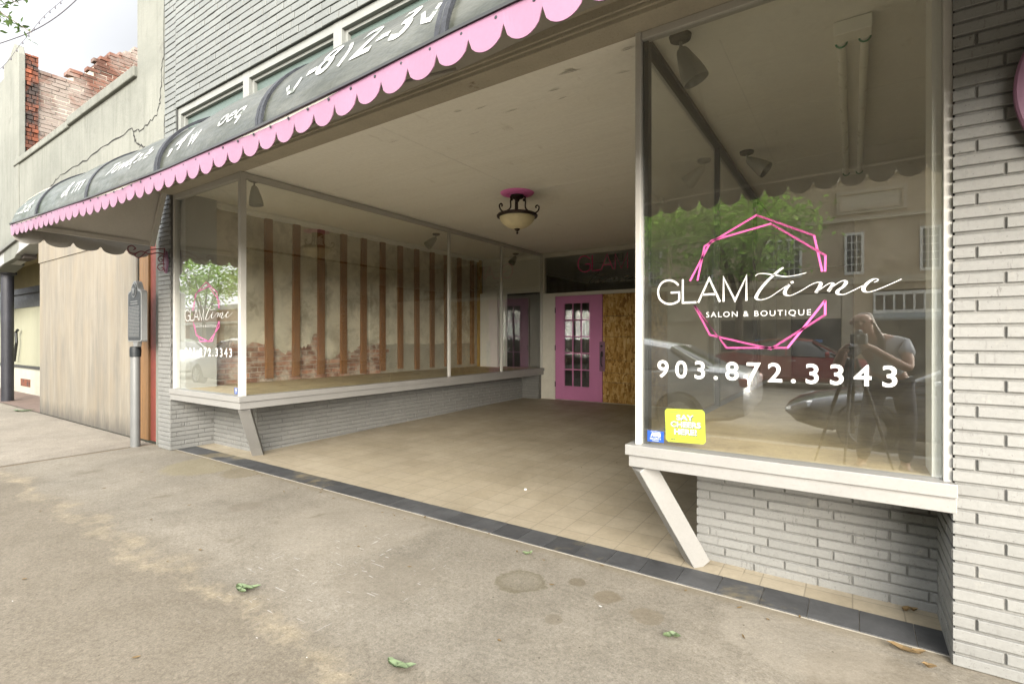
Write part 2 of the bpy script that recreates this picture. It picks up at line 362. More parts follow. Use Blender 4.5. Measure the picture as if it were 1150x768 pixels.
    # dark oily spots and white paint flecks
    sp = t.ramp(t.noise(v, 2.6, 4, .5, .6), [(.67,(0,0,0)),(.75,(.6,)*3)]); c = t.mix(sp, c, (.105,.088,.062))
    vo = t.n('ShaderNodeTexVoronoi'); vo.inputs['Scale'].default_value = 5; t.l(t.coord((1,1.8,1)), vo.inputs['Vector'])
    fl = t.ramp(t.math('ADD', vo.outputs['Distance'], t.math('MULTIPLY', t.noise(v, 25, 4), .22)), [(.125,(1,1,1)),(.135,(0,0,0))])
    c = t.mix(t.math('MULTIPLY', fl, t.ramp(t.noise(v, 1.2, 2), [(.5,(0,0,0)),(.58,(.85,)*3)])), c, (.58,.57,.54))
    h = t.math('ADD', t.math('MULTIPLY', fin, .6), fin2)
    return t.finish(c, .9, t.bump(h, .3, .005, t.bump(big, .5, .03)), spec=.25)
M['walk'] = sidewalk_mat('sidewalk concrete', (.232,.208,.168), True)
M['walk_far'] = sidewalk_mat('paler sidewalk concrete', (.26,.232,.19), False)
M['road'] = mat('worn pale road concrete', (.30,.275,.225), .9, .2, 1.2, .15, .5, 90, .006)
M['ground'] = mat('distant ground', (.16,.16,.11), .95, .2, .5, .1, .2, 20)

def tile_mat():
    t = NT('beige porch tile'); v = t.coord()
    br = t.n('ShaderNodeTexBrick'); br.offset = 0.0; br.inputs['Scale'].default_value = 1
    br.inputs['Brick Width'].default_value = .203; br.inputs['Row Height'].default_value = .203; br.inputs['Mortar Size'].default_value = .0035
    br.inputs['Mortar Smooth'].default_value = .2; br.inputs['Bias'].default_value = 0
    br.inputs['Color1'].default_value = (.335,.295,.225,1); br.inputs['Color2'].default_value = (.31,.27,.20,1); br.inputs['Mortar'].default_value = (.23,.20,.15,1)
    t.l(v, br.inputs['Vector'])
    c = t.mix(1.0, br.outputs['Color'], t.ramp(t.noise(v, 1.4, 8, .7, .4), [(.3,(.72,.7,.66)),(.7,(1.06,1.05,1.03))]), 'MULTIPLY')
    c = t.mix(1.0, c, t.ramp(t.noise(v, 40, 5), [(.3,(.88,)*3),(.65,(1,1,1))]), 'MULTIPLY')
    return t.finish(c, t.math('MULTIPLY_ADD', t.noise(v, 3, 6), .3, .42), t.bump(t.math('SUBTRACT', 1.0, br.outputs['Fac']), .35, .003), spec=.35)
M['tile'] = tile_mat()
M['dark_tile'] = mat('charcoal border tile', (.066,.067,.069), .6, .3, 5, .1, .15, 50, .002, island=.35, stain=((.22,.18,.10),1.5,.55,.68,.7))
M['grout'] = mat('pale grout', (.27,.25,.21), .9, .15, 10, .1, .2, 80, .002)

def ceiling_mat():
    t = NT('porch ceiling paint'); v = t.coord()
    c = t.mix(t.ramp(t.noise(t.coord((.5,2.5,1)), 1.1, 7, .65, .3), [(.3,(0,0,0)),(.7,(1,1,1))]), (.87,.855,.785), (.90,.89,.83))
    c = t.mix(1.0, c, t.ramp(t.noise(v, 30, 4), [(.3,(.95,)*3),(.65,(1,1,1))]), 'MULTIPLY')
    xyz = t.sep(v)
    edge = t.math('ADD', xyz[1], t.math('MULTIPLY', t.noise(v, 2.2, 6, .7), .5))
    st = t.math('MULTIPLY', t.ramp(edge, [(.0,(1,1,1)),(1,(1,1,1))]), t.ramp(t.noise(t.coord((3,.8,1)), 3, 7, .75), [(.60,(0,0,0)),(.78,(.45,)*3)]))
    c = t.mix(st, c, (.30,.25,.165))
    return t.finish(c, .55, t.bump(t.noise(t.coord((.4,2,1)), 3, 5), .35, .02, t.bump(t.noise(v, 90, 3), .1, .002)), spec=.3)
M['ceiling'] = ceiling_mat()

def shell_mat():
    t = NT('scuffed dark green awning metal'); v = t.coord()
    n1 = t.noise(t.coord((1,3,3)), 1.6, 8, .72, .6)
    xyz = t.sep(v)
    gx = t.ramp(t.math('MULTIPLY_ADD', xyz[0], .12, .86), [(.15,(.012,.026,.010)),(.6,(.022,.026,.017)),(1,(.022,.025,.019))])
    c = t.mix(t.ramp(n1, [(.42,(0,0,0)),(.68,(.75,)*3)]), gx, (.075,.077,.064))
    c = t.mix(t.ramp(t.noise(t.coord((2,6,6)), 5, 8, .75), [(.56,(0,0,0)),(.68,(.8,)*3)]), c, (.02,.024,.02))
    r = t.ramp(t.noise(t.coord((1,4,4)), 4, 6), [(.3,(.28,)*3),(.7,(.5,)*3)])
    return t.finish(c, r, t.bump(t.noise(t.coord((1,2,2)), 3.5, 4), .4, .03, t.bump(t.noise(t.coord((.6,1,1)), 1.1, 3), .5, .06)), metal=.05, spec=.32)
M['shell'] = shell_mat()

def stucco_mat():
    t = NT('pale weathered stucco'); v = t.coord()
    c = t.mix(t.ramp(t.noise(v, .7, 8, .65, .3), [(.3,(0,0,0)),(.7,(1,1,1))]), (.115,.119,.104), (.172,.174,.153))
    c = t.mix(t.ramp(t.noise(t.coord((6,6,.5)), 1.5, 7, .7), [(.48,(0,0,0)),(.72,(.65,)*3)]), c, (.085,.087,.074))
    c = t.mix(t.ramp(t.noise(v, 2.6, 9, .82), [(.56,(0,0,0)),(.66,(.8,)*3)]), c, (.095,.093,.082))
    return t.finish(c, .9, t.bump(t.noise(v, 14, 8, .7), .5, .012), spec=.2)
M['stucco'] = stucco_mat()

def plywood_mat():
    t = NT('weathered plywood'); v = t.coord(); xyz = t.sep(v)
    wv = t.n('ShaderNodeTexWave', wave_type='RINGS', rings_direction='Z'); wv.inputs['Scale'].default_value = 3.2
    wv.inputs['Distortion'].default_value = 5; wv.inputs['Detail'].default_value = 4; wv.inputs['Detail Scale'].default_value = 1.2; wv.inputs['Detail Roughness'].default_value = .6
    t.l(t.coord((2.2,1,.16)), wv.inputs['Vector'])
    c = t.mix(wv.outputs['Fac'], (.165,.145,.115), (.205,.185,.148))
    c = t.mix(t.ramp(t.noise(t.coord((1.8,1.8,.4)), 1.3, 8, .72, .4), [(.40,(0,0,0)),(.66,(.85,)*3)]), c, (.115,.108,.095))
    c = t.mix(t.ramp(t.noise(t.coord((5,5,.35)), 1.5, 6, .75), [(.50,(0,0,0)),(.72,(.55,)*3)]), c, (.245,.222,.18))
    c = t.mix(t.ramp(t.noise(t.coord((40,40,1.2)), 1.5, 5, .7), [(.50,(0,0,0)),(.75,(.5,)*3)]), c, (.095,.085,.07))
    c = t.mix(t.ramp(t.noise(t.coord((3,3,1)), .9, 5, .6), [(.42,(0,0,0)),(.7,(.5,)*3)]), c, (.19,.155,.108))
    # splash-back dirt along the foot (a stain with its own ragged edge)
    e = t.math('ADD', xyz[2], t.math('MULTIPLY', t.noise(t.coord((4,4,1)), 2.5, 7, .75), .45))
    c = t.mix(t.ramp(e, [(.20,(.85,)*3),(.50,(0,0,0))]), c, (.055,.052,.047))
    return t.finish(c, .85, t.bump(t.noise(t.coord((30,30,1)), 3, 5), .35, .004), spec=.2)
M['plywood'] = plywood_mat()

def osb_mat():
    t = NT('oriented strand board'); cols = []
    base = None
    for i, (rot, sc_) in enumerate(((.4,(26,1,7)),(1.5,(30,1,6)),(-.7,(24,1,8)))):
        vo = t.n('ShaderNodeTexVoronoi'); vo.inputs['Scale'].default_value = 1.0
        t.l(t.coord(sc_, rot=(0,rot,0)), vo.inputs['Vector'])
        cc = t.ramp(t.sep(vo.outputs['Color'])[0], [(0,(.17,.085,.022)),(.4,(.33,.185,.05)),(.75,(.44,.27,.085)),(1,(.52,.36,.15))])
        base = cc if base is None else t.mix(t.ramp(t.noise(t.coord(), 5+i*3, 4), [(.48,(0,0,0)),(.52,(1,1,1))]), base, cc)
    return t.finish(base, .7, t.bump(t.noise(t.coord((20,1,10)), 2, 3), .2, .003), spec=.25)
M['osb'] = osb_mat()

def brick_tex(name, c1, c2, mo, w=.21, h=.07, mort=.009, plane='XZ'):
    t = NT(name); v = t.sep(t.coord()); cb = t.n('ShaderNodeCombineXYZ')
    t.l(v[0 if plane == 'XZ' else 1], cb.inputs[0]); t.l(v[2], cb.inputs[1])
    br = t.n('ShaderNodeTexBrick'); br.inputs['Scale'].default_value = 1; br.inputs['Brick Width'].default_value = w
    br.inputs['Row Height'].default_value = h; br.inputs['Mortar Size'].default_value = mort
    br.inputs['Color1'].default_value = (*c1,1); br.inputs['Color2'].default_value = (*c2,1); br.inputs['Mortar'].default_value = (*mo,1)
    t.l(cb.outputs[0], br.inputs['Vector'])
    c = t.mix(1.0, br.outputs['Color'], t.ramp(t.noise(t.coord(), .6, 7, .7), [(.3,(.66,.64,.61)),(.7,(1.10,)*3)]), 'MULTIPLY')
    return t.finish(c, .9, t.bump(t.math('SUBTRACT', 1.0, br.outputs['Fac']), .5, .006), spec=.2)
M['opp_brick'] = brick_tex('tan street brick', (.58,.46,.33), (.50,.40,.28), (.58,.51,.40))
M['far_brick'] = brick_tex('red street brick', (.36,.12,.06), (.30,.10,.05), (.32,.25,.2))

def paint_mat(name, col, metal=.5):
    t = NT(name); t.b.inputs['Coat Weight'].default_value = 1.0; t.b.inputs['Coat Roughness'].default_value = .03
    return t.finish(t.mix(t.noise(t.coord(), 3, 4), sh(col,.94), sh(col,1.05)), .35, None, metal)

# bricks as real blocks on a face: o origin, u along, n outward
def bricks(mb, o, u, n, W, Hh, pitch=.052, L=.305, joint=.010, depth=.009, ch=.003, half=.5, e0=0, e1=0, skip=None, jit=.0015, m=0, back=0.0):
    o, u, n = Vector(o), Vector(u).normalized(), Vector(n).normalized(); z = Vector((0,0,1))
    rows = int(math.ceil(Hh/pitch))
    for i in range(rows):
        z0 = i*pitch; z1 = min(Hh, z0+pitch-joint)
        if z1-z0 < .012: continue
        x = -L*half*(i % 2) - (L*.27 if i % 4 == 3 else 0)
        while x < W:
            a, b = max(x, 0), min(x+L-joint*.8, W); x += L
            if b-a < .025: continue
            if skip and skip((a+b)/2, (z0+z1)/2): continue
            aa = a-e0 if a <= 0 else a; bb = b+e1 if b >= W-1e-6 else b
            j = rnd.uniform(-jit, jit); zj = rnd.uniform(-.001,.001)
            d = depth+j; ca = 0 if a <= 0 else ch; cb = 0 if b >= W-1e-6 else ch
            B = [o+u*aa+z*(z0+zj)-n*back, o+u*bb+z*(z0+zj)-n*back, o+u*bb+z*(z1+zj)-n*back, o+u*aa+z*(z1+zj)-n*back]
            S = [o+u*aa+z*(z0+zj)+n*(d-ch), o+u*bb+z*(z0+zj)+n*(d-ch), o+u*bb+z*(z1+zj)+n*(d-ch), o+u*aa+z*(z1+zj)+n*(d-ch)]
            T = [o+u*(aa+ca)+z*(z0+zj+ch)+n*d, o+u*(bb-cb)+z*(z0+zj+ch)+n*d, o+u*(bb-cb)+z*(z1+zj-ch)+n*d, o+u*(aa+ca)+z*(z1+zj-ch)+n*d]
            F = [(8,9,10,11)]
            for k in range(4): F += [(k,(k+1)%4,4+(k+1)%4,4+k), (4+k,4+(k+1)%4,8+(k+1)%4,8+k)]
            if n.cross(u).dot(z) > 0: pass
            mb.mesh(B+S+T, F, m)

# ------------------------------------------------------------------ setting
YF = 2.65                      # shop front plane
b = MB(); b.box(-60,40,-1.75,YF+.06,-.3,-.004); o = b.build('sidewalk_base', M['kerb']); tag(o, kind='structure')
b = MB(); b.face([(-7.18,-1.6,0),(40,-1.6,0),(40,YF+.06,0),(-7.18,YF+.06,0)]); tag(b.build('sidewalk', M['walk']), kind='structure')
b = MB(); b.face([(-60,-1.6,.0),(-7.195,-1.6,.0),(-7.195,YF+.06,.0),(-60,YF+.06,.0)]); tag(b.build('pavement', M['walk_far']), kind='structure')
b = MB(); b.box(-60,40,-1.76,-1.605,-.3,.004); tag(b.build('kerb', M['kerb'], bevel=.02), kind='structure')
b = MB(); b.face([(-300,-14.2,-.15),(300,-14.2,-.15),(300,-1.76,-.15),(-300,-1.76,-.15)]); tag(b.build('road', M['road']), kind='structure')
b = MB(); b.face([(-600,-600,-.32),(600,-600,-.32),(600,600,-.32),(-600,600,-.32)]); tag(b.build('ground', M['ground']), kind='structure')
b = MB(); b.box(-300,300,-17.3,-14.2,-.3,0); tag(b.build('far_pavement', M['walk_far']), kind='structure')
# porch floor rises gently to the door
b = MB(); zf = lambda y: .004 + .120*max(0,(y-2.93))/5.72
b.mesh([(-5.75,2.925,zf(2.9)),(-.5,2.925,zf(2.9)),(-.5,8.75,zf(8.75)),(-5.75,8.75,zf(8.75)),(-5.75,2.925,-.2),(-.5,2.925,-.2)], [(0,1,2,3),(4,5,1,0)])
b.face([(-6.66,2.925,.004),(-5.75,2.925,.004),(-5.75,3.25,.004),(-6.66,3.25,.004)]); b.face([(-.5,2.925,.004),(.34,2.925,.004),(.34,3.2,.004),(-.5,3.2,.004)])
tag(b.build('porch_floor', M['tile']), kind='structure')
b = MB(); b.box(-6.66,.34,2.713,2.926,-.1,.002,1); x = -6.655
while x < .33:
    x1 = min(x+.199, .335); b.box(x,x1,2.718,2.922,-.05,.0065+rnd.uniform(0,.0012),0); x += .2025
tag(b.build('tile_border', [M['dark_tile'], M['grout']]), kind='structure')

# ------------------------------------------------------------------ the salon building
shop = thing('salon_building', 'grey painted brick salon with deep porch, slanting display windows and pink door', 'shop building', (-3, YF, 0))
# pilasters
def pilaster(x0, x1, ret, e0, e1):
    b = MB(); b.box(x0+.004,x1-.004,YF+.008,3.14,0,3.06,1)
    bricks(b, (x0,YF+.008,.004), (1,0,0), (0,-1,0), x1-x0, 3.04, e0=e0, e1=e1)
    if ret > 0: bricks(b, (x1-.004,YF+.005,.004), (0,1,0), (1,0,0), .48, .598)
    else: bricks(b, (x0+.004,YF+.005,.004), (0,1,0), (-1,0,0), .44, .598)
    return b.build('pilaster', [M['brick_paint'], M['joint']], shop)
pilaster(-6.87, -6.56, 1, .0, .008)
pilaster(.335, 3.2, -1, .003, 0)
# low brick walls under the display windows
def base_wall(segs):
    b = MB()
    for (p, q, n, top) in segs:
        p, q, n = Vector(p), Vector(q), Vector(n); u = (q-p); W = u.length; u.normalize()
        P = [p-n*.004, q-n*.004, q-n*.12, p-n*.12]
        b.mesh([tuple(v) for v in P]+[(v.x,v.y,top) for v in P], [(3,2,1,0),(4,5,6,7),(0,1,5,4),(1,2,6,5),(2,3,7,6),(3,0,4,7)], 1)
        bricks(b, p-n*.004, u, n, W, top, e0=.004, e1=.008)
    return b.build('base_wall', [M['brick_paint'], M['joint']], shop)
base_wall([((-6.56,3.14,0),(-5.60,3.14,0),(0,-1,0),.60), ((-5.60,3.14,0),(-5.46,8.50,0),(.9997,-.026,0),.60), ((-5.46,8.48,0),(-5.09,8.48,0),(0,-1,0),.60)])
base_wall([((-.76,3.10,0),(.335,3.10,0),(0,-1,0),.60), ((-.76,8.6,0),(-.76,3.10,0),(-1,0,0),.60)])
# upper wall of painted brick, three transom windows cut in it
b = MB(); UW = [(-6.42,-4.97),(-4.97,-3.55),(-3.55,-2.05),(-2.05,-.55),(-.55,1.0)]
zt0, zt1 = 3.10, 3.93
b.box(-6.70,-6.42,YF+.008,2.9,3.06,6.6,1); b.box(-6.42,3.2,YF+.008,2.9,zt1,6.6,1); b.box(-6.42,3.2,YF+.008,2.9,3.06,zt0,1); b.box(1.0,3.2,YF+.008,2.9,zt0,zt1,1)
bricks(b, (-6.70,YF+.008,3.06), (1,0,0), (0,-1,0), .28, 3.5, .0715, .225, .010, .009, half=.5, jit=.002)
bricks(b, (-6.42,YF+.008,zt1), (1,0,0), (0,-1,0), 6.5, 2.5, .0715, .225, .010, .009, half=.5, jit=.002)
b.build('upper_wall', [M['brick_upper'], M['joint_upper']], shop)
for (x0, x1) in UW:
    b = MB(); y0, y1 = 2.675, 2.77; w = .055
    b.box(x0,x0+w,y0,y1,zt0,zt1); b.box(x1-w,x1,y0,y1,zt0,zt1); b.box(x0+w,x1-w,y0+.002,y1,zt1-w-.02,zt1-.001); b.box(x0+w,x1-w,y0+.002,y1,zt0,zt0+w)
    b.box(x0+w,x0+w+.03,y0+.035,y1,zt0+w,zt1-w-.02); b.box(x1-w-.03,x1-w,y0+.035,y1,zt0+w,zt1-w-.02); b.box(x0+w+.03,x1-w-.03,y0+.037,y1,zt1-w-.05,zt1-w-.02)
    fr = b.build('transom_window', M['grey_frame'], shop, bevel=.003)
    b = MB(); b.box(x0+w+.03,x1-w-.03,2.745,2.752,zt0+w,zt1-w-.05); b.build('glass_pane', M['green_glass'], fr)
    b = MB(); b.face([(x0+w,2.79,zt0),(x1-w,2.79,zt0),(x1-w,2.79,zt1),(x0+w,2.79,zt1)]); b.build('blind', M['room_dark'], fr)
# lintel over the porch: boards and mouldings
b = MB()
b.box(-6.60,3.2,2.500,2.648,3.012,3.10); b.box(-6.60,3.2,2.475,2.60,3.062,3.085); b.box(-6.60,3.2,2.53,2.70,2.966,3.010); b.box(-6.60,3.2,2.515,2.56,2.990,3.011)
b.box(-6.60,3.2,2.462,2.52,3.102,3.135)
b.build('lintel', M['cream_trim'], shop, bevel=.003)
# ceiling of the porch and the display bays
b = MB(); b.box(-6.72,2.2,2.70,14.0,2.972,3.05)
ce = b.build('ceiling', M['ceiling'], shop)
b = MB()
for (x0,x1,y) in ((-4.9,-1.0,3.62),(-4.9,-1.05,4.86),(-4.9,-1.0,6.12),(-4.9,-1.0,7.36),(-.9,1.5,4.15),(-.9,1.5,5.40),(-6.4,-5.1,4.86)):
    b.box(x0,x1,y,y+.006,2.9706,2.9725)
for (x,y0,y1) in ((-3.1,2.75,4.6),(-.62,3.0,8.5)): b.box(x,x+.004,y0,y1,2.9707,2.9725)
b.build('panel_seam', M['room_white'], ce)
# lifted flakes of ceiling paint
b = MB()
for (x,y,L,W,a,d) in ((-1.56,2.83,.20,.05,.1,.018),(-1.50,2.80,.09,.04,.3,.014),(-2.30,2.92,.16,.035,-.05,.012),(-2.15,3.08,.17,.03,0,.016),(-1.72,2.98,.13,.04,.1,.014),(-1.72,3.12,.12,.03,-.1,.010),(-2.45,2.86,.10,.05,.2,.012),(-1.25,3.02,.14,.03,.15,.010),(-2.62,3.25,.16,.03,0,.012),(-1.12,2.80,.10,.05,0,.012),(-3.3,3.0,.16,.03,.05,.010)):
    L *= .8; W *= .55; d *= .5; ca, sa = math.cos(a), math.sin(a); P = lambda i,j: (x+ca*i-sa*j, y+sa*i+ca*j)
    n = 7; top = [(P(L*i/n, 0)) for i in range(n+1)]; lo = [P(L*i/n, -W*math.sin(math.pi*i/n)*(.7+.5*rnd.random())) for i in range(n+1)]
    for i in range(n):
        s0, s1 = math.sin(math.pi*i/n), math.sin(math.pi*(i+1)/n)
        b.face([(*top[i],2.9712),(*top[i+1],2.9712),(*lo[i+1],2.9712-d*s1),(*lo[i],2.9712-d*s0)],0)
        e0 = P(L*i/n, W*.18*s0); e1 = P(L*(i+1)/n, W*.18*s1)
        b.face([(*top[i],2.9713),(*top[i+1],2.9713),(*e1,2.9716),(*e0,2.9716)],1)
b.build('peeling_paint', [M['ceiling'], M['crack']], ce)

# ---- lettering shapes shared by both display windows (metres on the glass)
LOGO = {
'hex': [[(-.701,1.598),(-.596,1.795),(-.324,1.848),(-.102,1.676),(-.103,1.603)], [(-.663,1.598),(-.628,1.771),(-.386,1.897),(-.146,1.771),(-.114,1.603)],
        [(-.103,1.472),(-.103,1.407),(-.324,1.25),(-.602,1.318),(-.679,1.472),(-.522,1.253),(-.253,1.256),(-.103,1.472)]],
'glam': [[(-.759,1.579),(-.777,1.597),(-.805,1.608),(-.838,1.603),(-.860,1.580),(-.867,1.547),(-.859,1.514),(-.834,1.490),(-.802,1.482),(-.771,1.489),(-.756,1.503),(-.756,1.542),(-.800,1.542)],
         [(-.737,1.609),(-.737,1.486),(-.668,1.486)], [(-.659,1.484),(-.605,1.605),(-.553,1.484)], [(-.641,1.524),(-.571,1.524)],
         [(-.536,1.484),(-.536,1.604),(-.483,1.488),(-.431,1.604),(-.431,1.484)]],
'time': [[(-0.270,1.634),(-0.287,1.623),(-0.331,1.583),(-0.365,1.542),(-0.386,1.506),(-0.385,1.492),(-0.366,1.486),(-0.331,1.496),(-0.287,1.526),(-0.250,1.552)],
         [(-0.392,1.602),(-0.377,1.612),(-0.349,1.611),(-0.302,1.600),(-0.261,1.591),(-0.218,1.594),(-0.176,1.603)],
         [(-0.246,1.553),(-0.260,1.531),(-0.265,1.514),(-0.256,1.503),(-0.237,1.502),(-0.198,1.521),(-0.159,1.546),(-0.132,1.556),(-0.120,1.549),(-0.128,1.528),(-0.140,1.508)],
         [(-0.140,1.508),(-0.107,1.535),(-0.084,1.549),(-0.074,1.544),(-0.082,1.527),(-0.092,1.512)],
         [(-0.092,1.512),(-0.062,1.542),(-0.036,1.557),(-0.024,1.549),(-0.034,1.531),(-0.054,1.514),(-0.054,1.500),(-0.031,1.496),(0.005,1.513),(0.043,1.534)],
         [(0.077,1.543),(0.089,1.548),(0.091,1.555),(0.077,1.557),(0.056,1.543),(0.041,1.522),(0.043,1.507),(0.061,1.502),(0.092,1.512),(0.133,1.531),(0.173,1.551)],
         [(-0.240,1.560),(-0.229,1.565)]],
}
def pen_widths(P, thin, thick):
    ws = []
    for i in range(len(P)):
        d = (P[min(i+1,len(P)-1)]-P[max(i-1,0)])
        d = d.normalized() if d.length else Vector((1,0))
        ws.append(thin + (thick-thin)*max(0, -d.y)**1.2)
    ws[0] *= .6; ws[-1] *= .5
    return ws
def window_lettering(par, dx, dz, y):
    fn = lambda a,c: (a+dx, y, c+dz)
    b = MB()
    for P in LOGO['glam']:
        Q = smooth_path(P[:12],4)+[Vector(P[12])] if len(P) > 12 else P
        b.ribbon(Q, .0105, fn)
    for k, P in enumerate(LOGO['time']):
        Q = smooth_path(P, 7); ws = pen_widths(Q, .0038, .0155)
        if k == 6: ws = [.011]*len(Q)
        b.ribbon(Q, ws, fn)
    put_text(b, 'SALON & BOUTIQUE', -.620,-.158,1.402,1.434, fn, bold=.0, spacing=1.25)
    b.build('name_lettering', M['letter_white'], par)
    b = MB(); put_text(b, '903.872.3343', -.871,.158,1.090,1.184, fn, bold=.016, spacing=1.45); b.build('phone_lettering', M['letter_white'], par)
    b = MB(); fn2 = lambda a,c: (a+dx, y+.0015, c+dz)
    for P in LOGO['hex'][:2]: b.ribbon(P, .0095, fn2)
    b.build('hexagon_outline', M['letter_pink'], par)
    b = MB(); b.ribbon(LOGO['hex'][2], .0095, fn2); b.build('hexagon_outline', M['letter_pink'], par)

# ---- the two display windows
ZG0, ZG1 = .722, 2.966
def bevel_strip(b, seg, m=0): b.box(*seg, m)
# window beside the party wall
b = MB()
b.box(-6.548,-6.50,2.672,2.73,ZG0,ZG1); b.box(-5.105,-5.055,2.668,2.728,ZG0,ZG1)                    # jamb, corner post
b.box(-6.50,-5.105,2.676,2.73,2.905,ZG1-.001)                                                      # head, street side
b.box(-5.10,-5.058,2.728,8.56,2.905,ZG1-.001)                                                      # head, porch side
for y in (5.83,7.21): b.box(-5.098,-5.060,y-.02,y+.02,ZG0,2.905)
b.box(-5.10,-5.058,8.56,8.60,ZG0,ZG1)
wl = b.build('display_window', M['white_alu'], shop, bevel=.003, label='long display window showing bare plaster, brick and timber strips')
b = MB(); b.box(-6.50,-5.105,2.697,2.703,ZG0,2.905); b.build('glass_pane', M['glass'], wl)
for (y0,y1) in ((2.728,5.81),(5.85,7.19),(7.23,8.56)):
    b = MB(); b.box(-5.083,-5.077,y0,y1,ZG0,2.905); b.build('glass_pane', M['glass'], wl)
b = MB()   # sill in two stepped boards, mitred round the corner
def lsill(b, o, z0, z1): b.prism([(-6.555,2.66-o),(-5.045+o,2.66-o),(-5.045+o,8.60),(-5.12,8.60),(-5.12,2.735),(-6.555,2.735)], lambda a,c,d:(a,c,d), z0, z1)
lsill(b, .028, .665, .723); lsill(b, .012, .592, .6645)
b.build('sill', M['white_trim'], wl, bevel=.004)
b = MB(); b.prism([(-6.555,2.67),(-5.058,2.67),(-5.058,8.60),(-5.46,8.60),(-5.58,3.16),(-6.555,3.16)], lambda a,c,d:(a,c,d), .600,.640); b.build('soffit_board', M['white_trim'], wl)
b = MB(); b.bar((-5.11,2.735,.60),(-5.50,3.10,.01),.085,.11, up=(.7,.7,.3)); b.build('bracket', M['white_trim'], wl, bevel=.004)
window_lettering(wl, -5.432, .015, 2.6955)
# window beside the thick pilaster
b = MB()
b.box(-.985,-.955,2.668,2.73,ZG0,ZG1); b.box(.305,.334,2.672,2.73,ZG0,ZG1)
b.box(-.955,.305,2.676,2.73,2.925,ZG1-.001)
wr = b.build('display_window', M['white_alu'], shop, bevel=.003, label='tall display window with clear reflections of the street and white lettering')
b = MB(); b.box(-.985,-.955,8.56,8.60,ZG0,ZG1); b.build('end_post', M['white_alu'], wr)
b = MB(); b.box(-.955,.305,2.697,2.703,ZG0,2.925); b.build('glass_pane', M['glass'], wr)
for (y0,y1) in ((2.765,4.585),(4.615,6.625),(6.655,8.56)):
    b = MB(); b.box(-.973,-.967,y0,y1,ZG0,2.93); b.build('glass_pane', M['glass'], wr)
b = MB(); b.box(-.953,-.925,2.706,2.76,ZG0,2.924); b.box(-.985,-.930,2.762,8.56,2.932,ZG1-.001)
for y in (4.60,6.64): b.box(-.985,-.945,y-.016,y+.016,ZG0,2.931)
b.build('black_channel', M['black_frame'], wr)
b = MB()
def rsill(b, o, z0, z1): b.prism([(-1.0-o,2.66-o),(.345,2.66-o),(.345,2.735),(-.93,2.735),(-.93,8.6),(-1.0-o,8.6)], lambda a,c,d:(a,c,d), z0, z1)
rsill(b, .030, .668, .724); rsill(b, .014, .604, .6675)
b.build('sill', M['white_trim'], wr, bevel=.004)
b = MB(); b.prism([(-.985,2.67),(.334,2.67),(.334,3.11),(-.76,3.11),(-.76,8.6),(-.985,8.6)], lambda a,c,d:(a,c,d), .608,.645); b.build('soffit_board', M['white_trim'], wr)
b = MB(); b.bar((-.955,2.705,.61),(-.735,3.02,.005),.085,.105, up=(.6,.7,.3)); b.build('bracket', M['white_trim'], wr, bevel=.004)
window_lettering(wr, 0, 0, 2.6955)

# ---- inside the display bays
b = MB(); b.box(-6.6,-5.10,2.74,8.60,.66,.7215); b.build('display_floor', M['display_floor'], shop)
b = MB(); b.box(-.95,2.2,2.74,8.60,.66,.7215); b.build('display_floor', M['display_floor'], shop)
# party wall: brick, broken plaster, nailed timber strips
b = MB(); XW = -6.52
b.box(-6.72,XW-.02,2.70,8.62,.60,2.98,1)
bricks(b, (XW-.02,3.05,.722), (0,1,0), (1,0,0), 2.9, .80, .068, .21, .012, .012, jit=.007, back=.01)
pw = b.build('party_wall', [M['red_brick'], M['mortar']], shop)
ys = [3.81+.397*i for i in range(12)]
b = MB(); edges = [3.05]+[y for y in ys]+[8.3]
prof = {0:(1.22,.06),1:(1.13,.07),2:(1.24,.10),3:(1.02,.05),4:(1.13,.05)}
for i in range(len(edges)-1):
    y0, y1 = edges[i], edges[i+1]; zb, amp = prof.get(i, (1.20,.008)); k = 14
    lo = []; ph = rnd.random()*6
    for j in range(k+1):
        q = j/k; lo.append((y0+(y1-y0)*q, zb + amp*(math.sin(q*5+ph)*.7+rnd.uniform(-.35,.35)) + (amp*.8*(q>.7))))
    P = lo + [(y1,2.93),(y0,2.93)]
    b.prism(P, lambda a,c,d:(d,a,c), XW-.008, XW+.004+.001*(i%2))
b.build('plaster', M['plaster'], pw)
b = MB(); b.box(XW-.018,XW-.004,5.78,8.3,.72,1.25); b.build('wall_render', M['grey_render'], pw)
for y in ys:
    b = MB(); h0 = .735+rnd.uniform(0,.05); b.bar((XW+.024,y+rnd.uniform(-.012,.012),h0),(XW+.024,y+rnd.uniform(-.012,.012),2.90),.104,.040,up=(1,0,0)); b.build('timber_strip', M['wood_stud'], pw, bevel=.002)
b = MB(); b.box(XW-.005,XW+.06,8.38,8.46,.722,2.93); b.build('timber_strip', M['yellow_stud'], pw, label='yellow timber strip at the inner end of the bare wall')
b = MB(); b.box(XW-.01,XW+.045,3.05,8.5,2.895,2.969); b.box(XW-.01,XW+.065,3.05,8.5,2.928,2.9688); b.build('wall_rail', M['room_white'], pw, bevel=.006)
